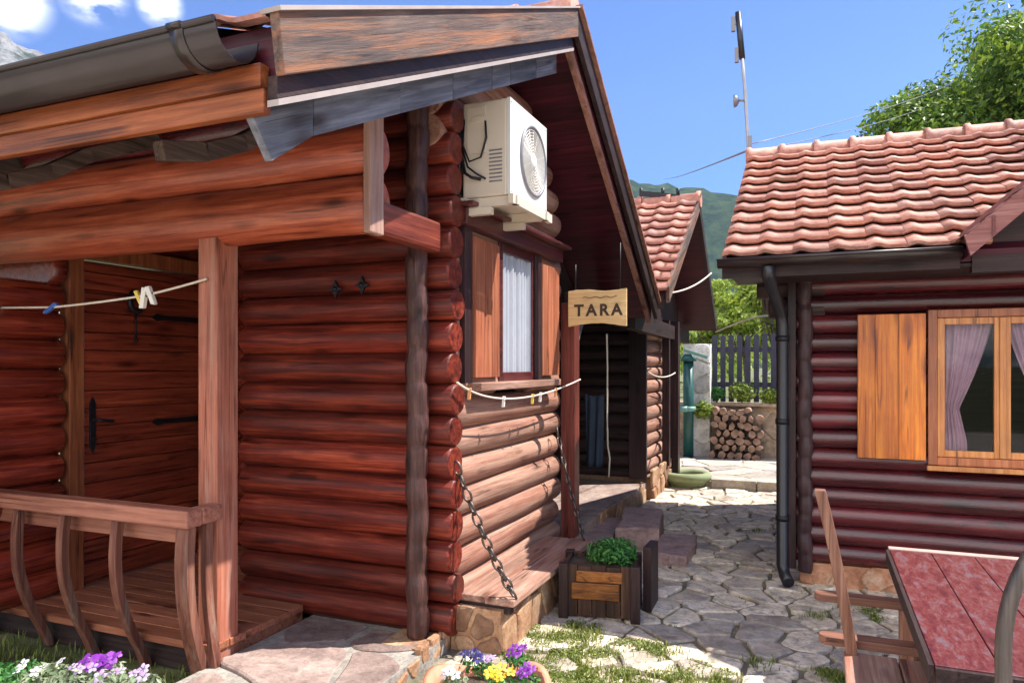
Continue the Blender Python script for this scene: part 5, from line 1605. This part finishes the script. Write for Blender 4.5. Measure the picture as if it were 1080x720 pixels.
# bench frame
bf = thing('garden_bench', (0.1, 3.5, 0), 'curved wooden bench frame with two round ended arms, left of the red table', 'bench')
def stadium(b, x0, x1, yc, w_, z0, z1):
    poly = [(x1, yc-w_/2), (x1, yc+w_/2)] + [(x0+w_/2-w_/2*math.sin(t), yc+w_/2*math.cos(t)) for t in [math.pi*i/8 for i in range(9)]]
    b.prism(poly, 'z', z0, z1)
fw = wood('frame_brown', (0.08, 0.03, 0.02), (0.2, 0.09, 0.06), (0.36, 0.2, 0.14), 'x', 0.45, 0.1, vary=.15)
fz = wood('frame_brown_z', (0.08, 0.03, 0.02), (0.22, 0.1, 0.065), (0.4, 0.22, 0.15), 'z', 0.45, 0.1, vary=.15)
b = MB(); stadium(b, 0.005, 0.75, 3.42, 0.085, .415, .452); b.build('arm', fw, bf, bevel=.004)
b = MB(); stadium(b, -0.015, 0.75, 4.04, 0.085, .415, .452); b.build('arm', fw, bf, bevel=.004)
b = MB()
prof_ = [(0.168-0.055*z_-0.085*z_*z_, z_) for z_ in [1.08*i/22 for i in range(23)]]
vv = []
for (x, z_) in prof_:
    for (i, j) in ((-1,-1),(1,-1),(1,1),(-1,1)): vv.append((x+i*.022+.0, 3.345+j*.03, z_))
n = len(prof_)
b.add(vv, [(3,2,1,0), ((n-1)*4, (n-1)*4+1, (n-1)*4+2, (n-1)*4+3)] + [(a*4+k, a*4+(k+1)%4, a*4+4+(k+1)%4, a*4+4+k) for a in range(n-1) for k in range(4)])
b.build('back_upright', fz, bf, bevel=.005)
b = MB().box((0.10, 2.2, 0.372), (0.30, 3.36, 0.41)).box((0.305, 2.2, 0.372), (0.5, 3.36, 0.41)); b.build('seat', M['bench'], bf, bevel=.006)
for yy in (3.42, 4.04): MB().beam((0.4, yy, 0.41), (0.4, yy, 0), .06, .06, up=(1,0,0)).build('leg', fz, bf)
# hoop back chair cut by the right edge
hc = thing('hoop_chair', (0.70, 2.1, 0), 'dark hoop backed chair, only its curved back rail in view at the right edge', 'chair')
pts = []
for i in range(25):
    t = math.pi*i/24
    pts.append((0.68-0.235*math.cos(t), 2.24+.0*t, 0.86+0.38*math.sin(t)))
pts = [(0.455, 2.22, 0.46), (0.446, 2.235, 0.66)] + pts + [(0.914, 2.235, 0.66), (0.905, 2.22, 0.46)]
b = MB().tube(pts, 0.02, 12); b.build('back_hoop', wood('hoop_dark', (0.02, 0.016, 0.016), (0.06, 0.045, 0.04), (0.16, 0.12, 0.1), 'z', 0.35, .3, knots=False), hc)
b = MB()
for xx in (.56, .64, .72, .8): b.tube([(xx, 2.23, .46), (xx, 2.24, 0.86+.38*math.sqrt(max(0, 1-((xx-.68)/.235)**2)))], .008, 8)
b.build('spindles', M['dark_wood_z'], hc)
b = MB().box((0.44, 1.8, .42), (0.92, 2.26, .46)); b.build('seat', M['dark_wood'], hc, bevel=.015)
for xx in (.5, .86):
    for yy in (1.86, 2.2): b = MB().tube([(xx, yy, .43), (xx+(xx-.68)*.15, yy, 0)], [.02, .015], 8); b.build('leg', M['dark_wood_z'], hc)

# ------------------------------------------------------------------ grass and weeds in the joints
b = MB(); rnd = random.Random(123)
def tuft(x, y, n, h, sp, z0=0.0):
    for _ in range(n):
        px, py = x+rnd.gauss(0, sp), y+rnd.gauss(0, sp)
        d = Vector((rnd.uniform(-1,1), rnd.uniform(-1,1), 0))*.6; w_ = .0035
        s_ = Vector((-d.y, d.x, 0)).normalized()*w_; hh = h*rnd.uniform(.5, 1.2)
        p = Vector((px, py, z0-.005)); m_ = p+d*hh*.35+Vector((0,0,hh*.6)); e = p+d*hh+Vector((0,0,hh*.9))
        b.add([p-s_, p+s_, m_+s_*.7, m_-s_*.7, e], [(0,1,2,3), (3,2,4)])
for (u_, v_, n_, sp) in ((575, 672, 260, .07), (600, 690, 420, .10), (618, 672, 200, .05), (640, 690, 160, .05), (585, 712, 520, .12), (620, 716, 380, .09), (655, 714, 220, .05), (685, 684, 240, .045), (705, 690, 100, .05), (715, 716, 300, .06), (760, 718, 160, .05), (800, 700, 60, .04), (882, 716, 260, .04), (905, 640, 120, .08), (860, 650, 60, .04), (850, 600, 90, .05), (612, 662, 120, .05), (560, 700, 200, .07), (900, 600, 60, .05), (668, 640, 40, .03), (800, 560, 40, .04), (830, 570, 60, .04)):
    q = pix(u_, v_, Z=0.0); tuft(q.x, q.y, n_, .045, sp)
for (u_, v_, k_) in ((575, 675, 6), (600, 690, 9), (588, 712, 9), (622, 716, 6), (640, 688, 3), (685, 684, 4), (612, 664, 3), (556, 694, 4), (655, 716, 4), (700, 716, 4), (882, 716, 5), (905, 645, 3), (745, 712, 3)):
    q = pix(u_, v_, Z=0)
    for _ in range(k_): leaves(b, (q.x+rnd.gauss(0, .07), q.y+rnd.gauss(0, .07), .012), (.06, .06, .018), 110, .011, rnd)
for _ in range(170):
    tuft(rnd.uniform(-1.5, 0.2), rnd.uniform(2.9, 9.6), 6, .02, .015)
for _ in range(260):
    tuft(rnd.uniform(-5.5, -2.95), rnd.uniform(1.6, 2.85), 20, .07, .08, -.03)
b.build('grass', M['grass'], kind='stuff')
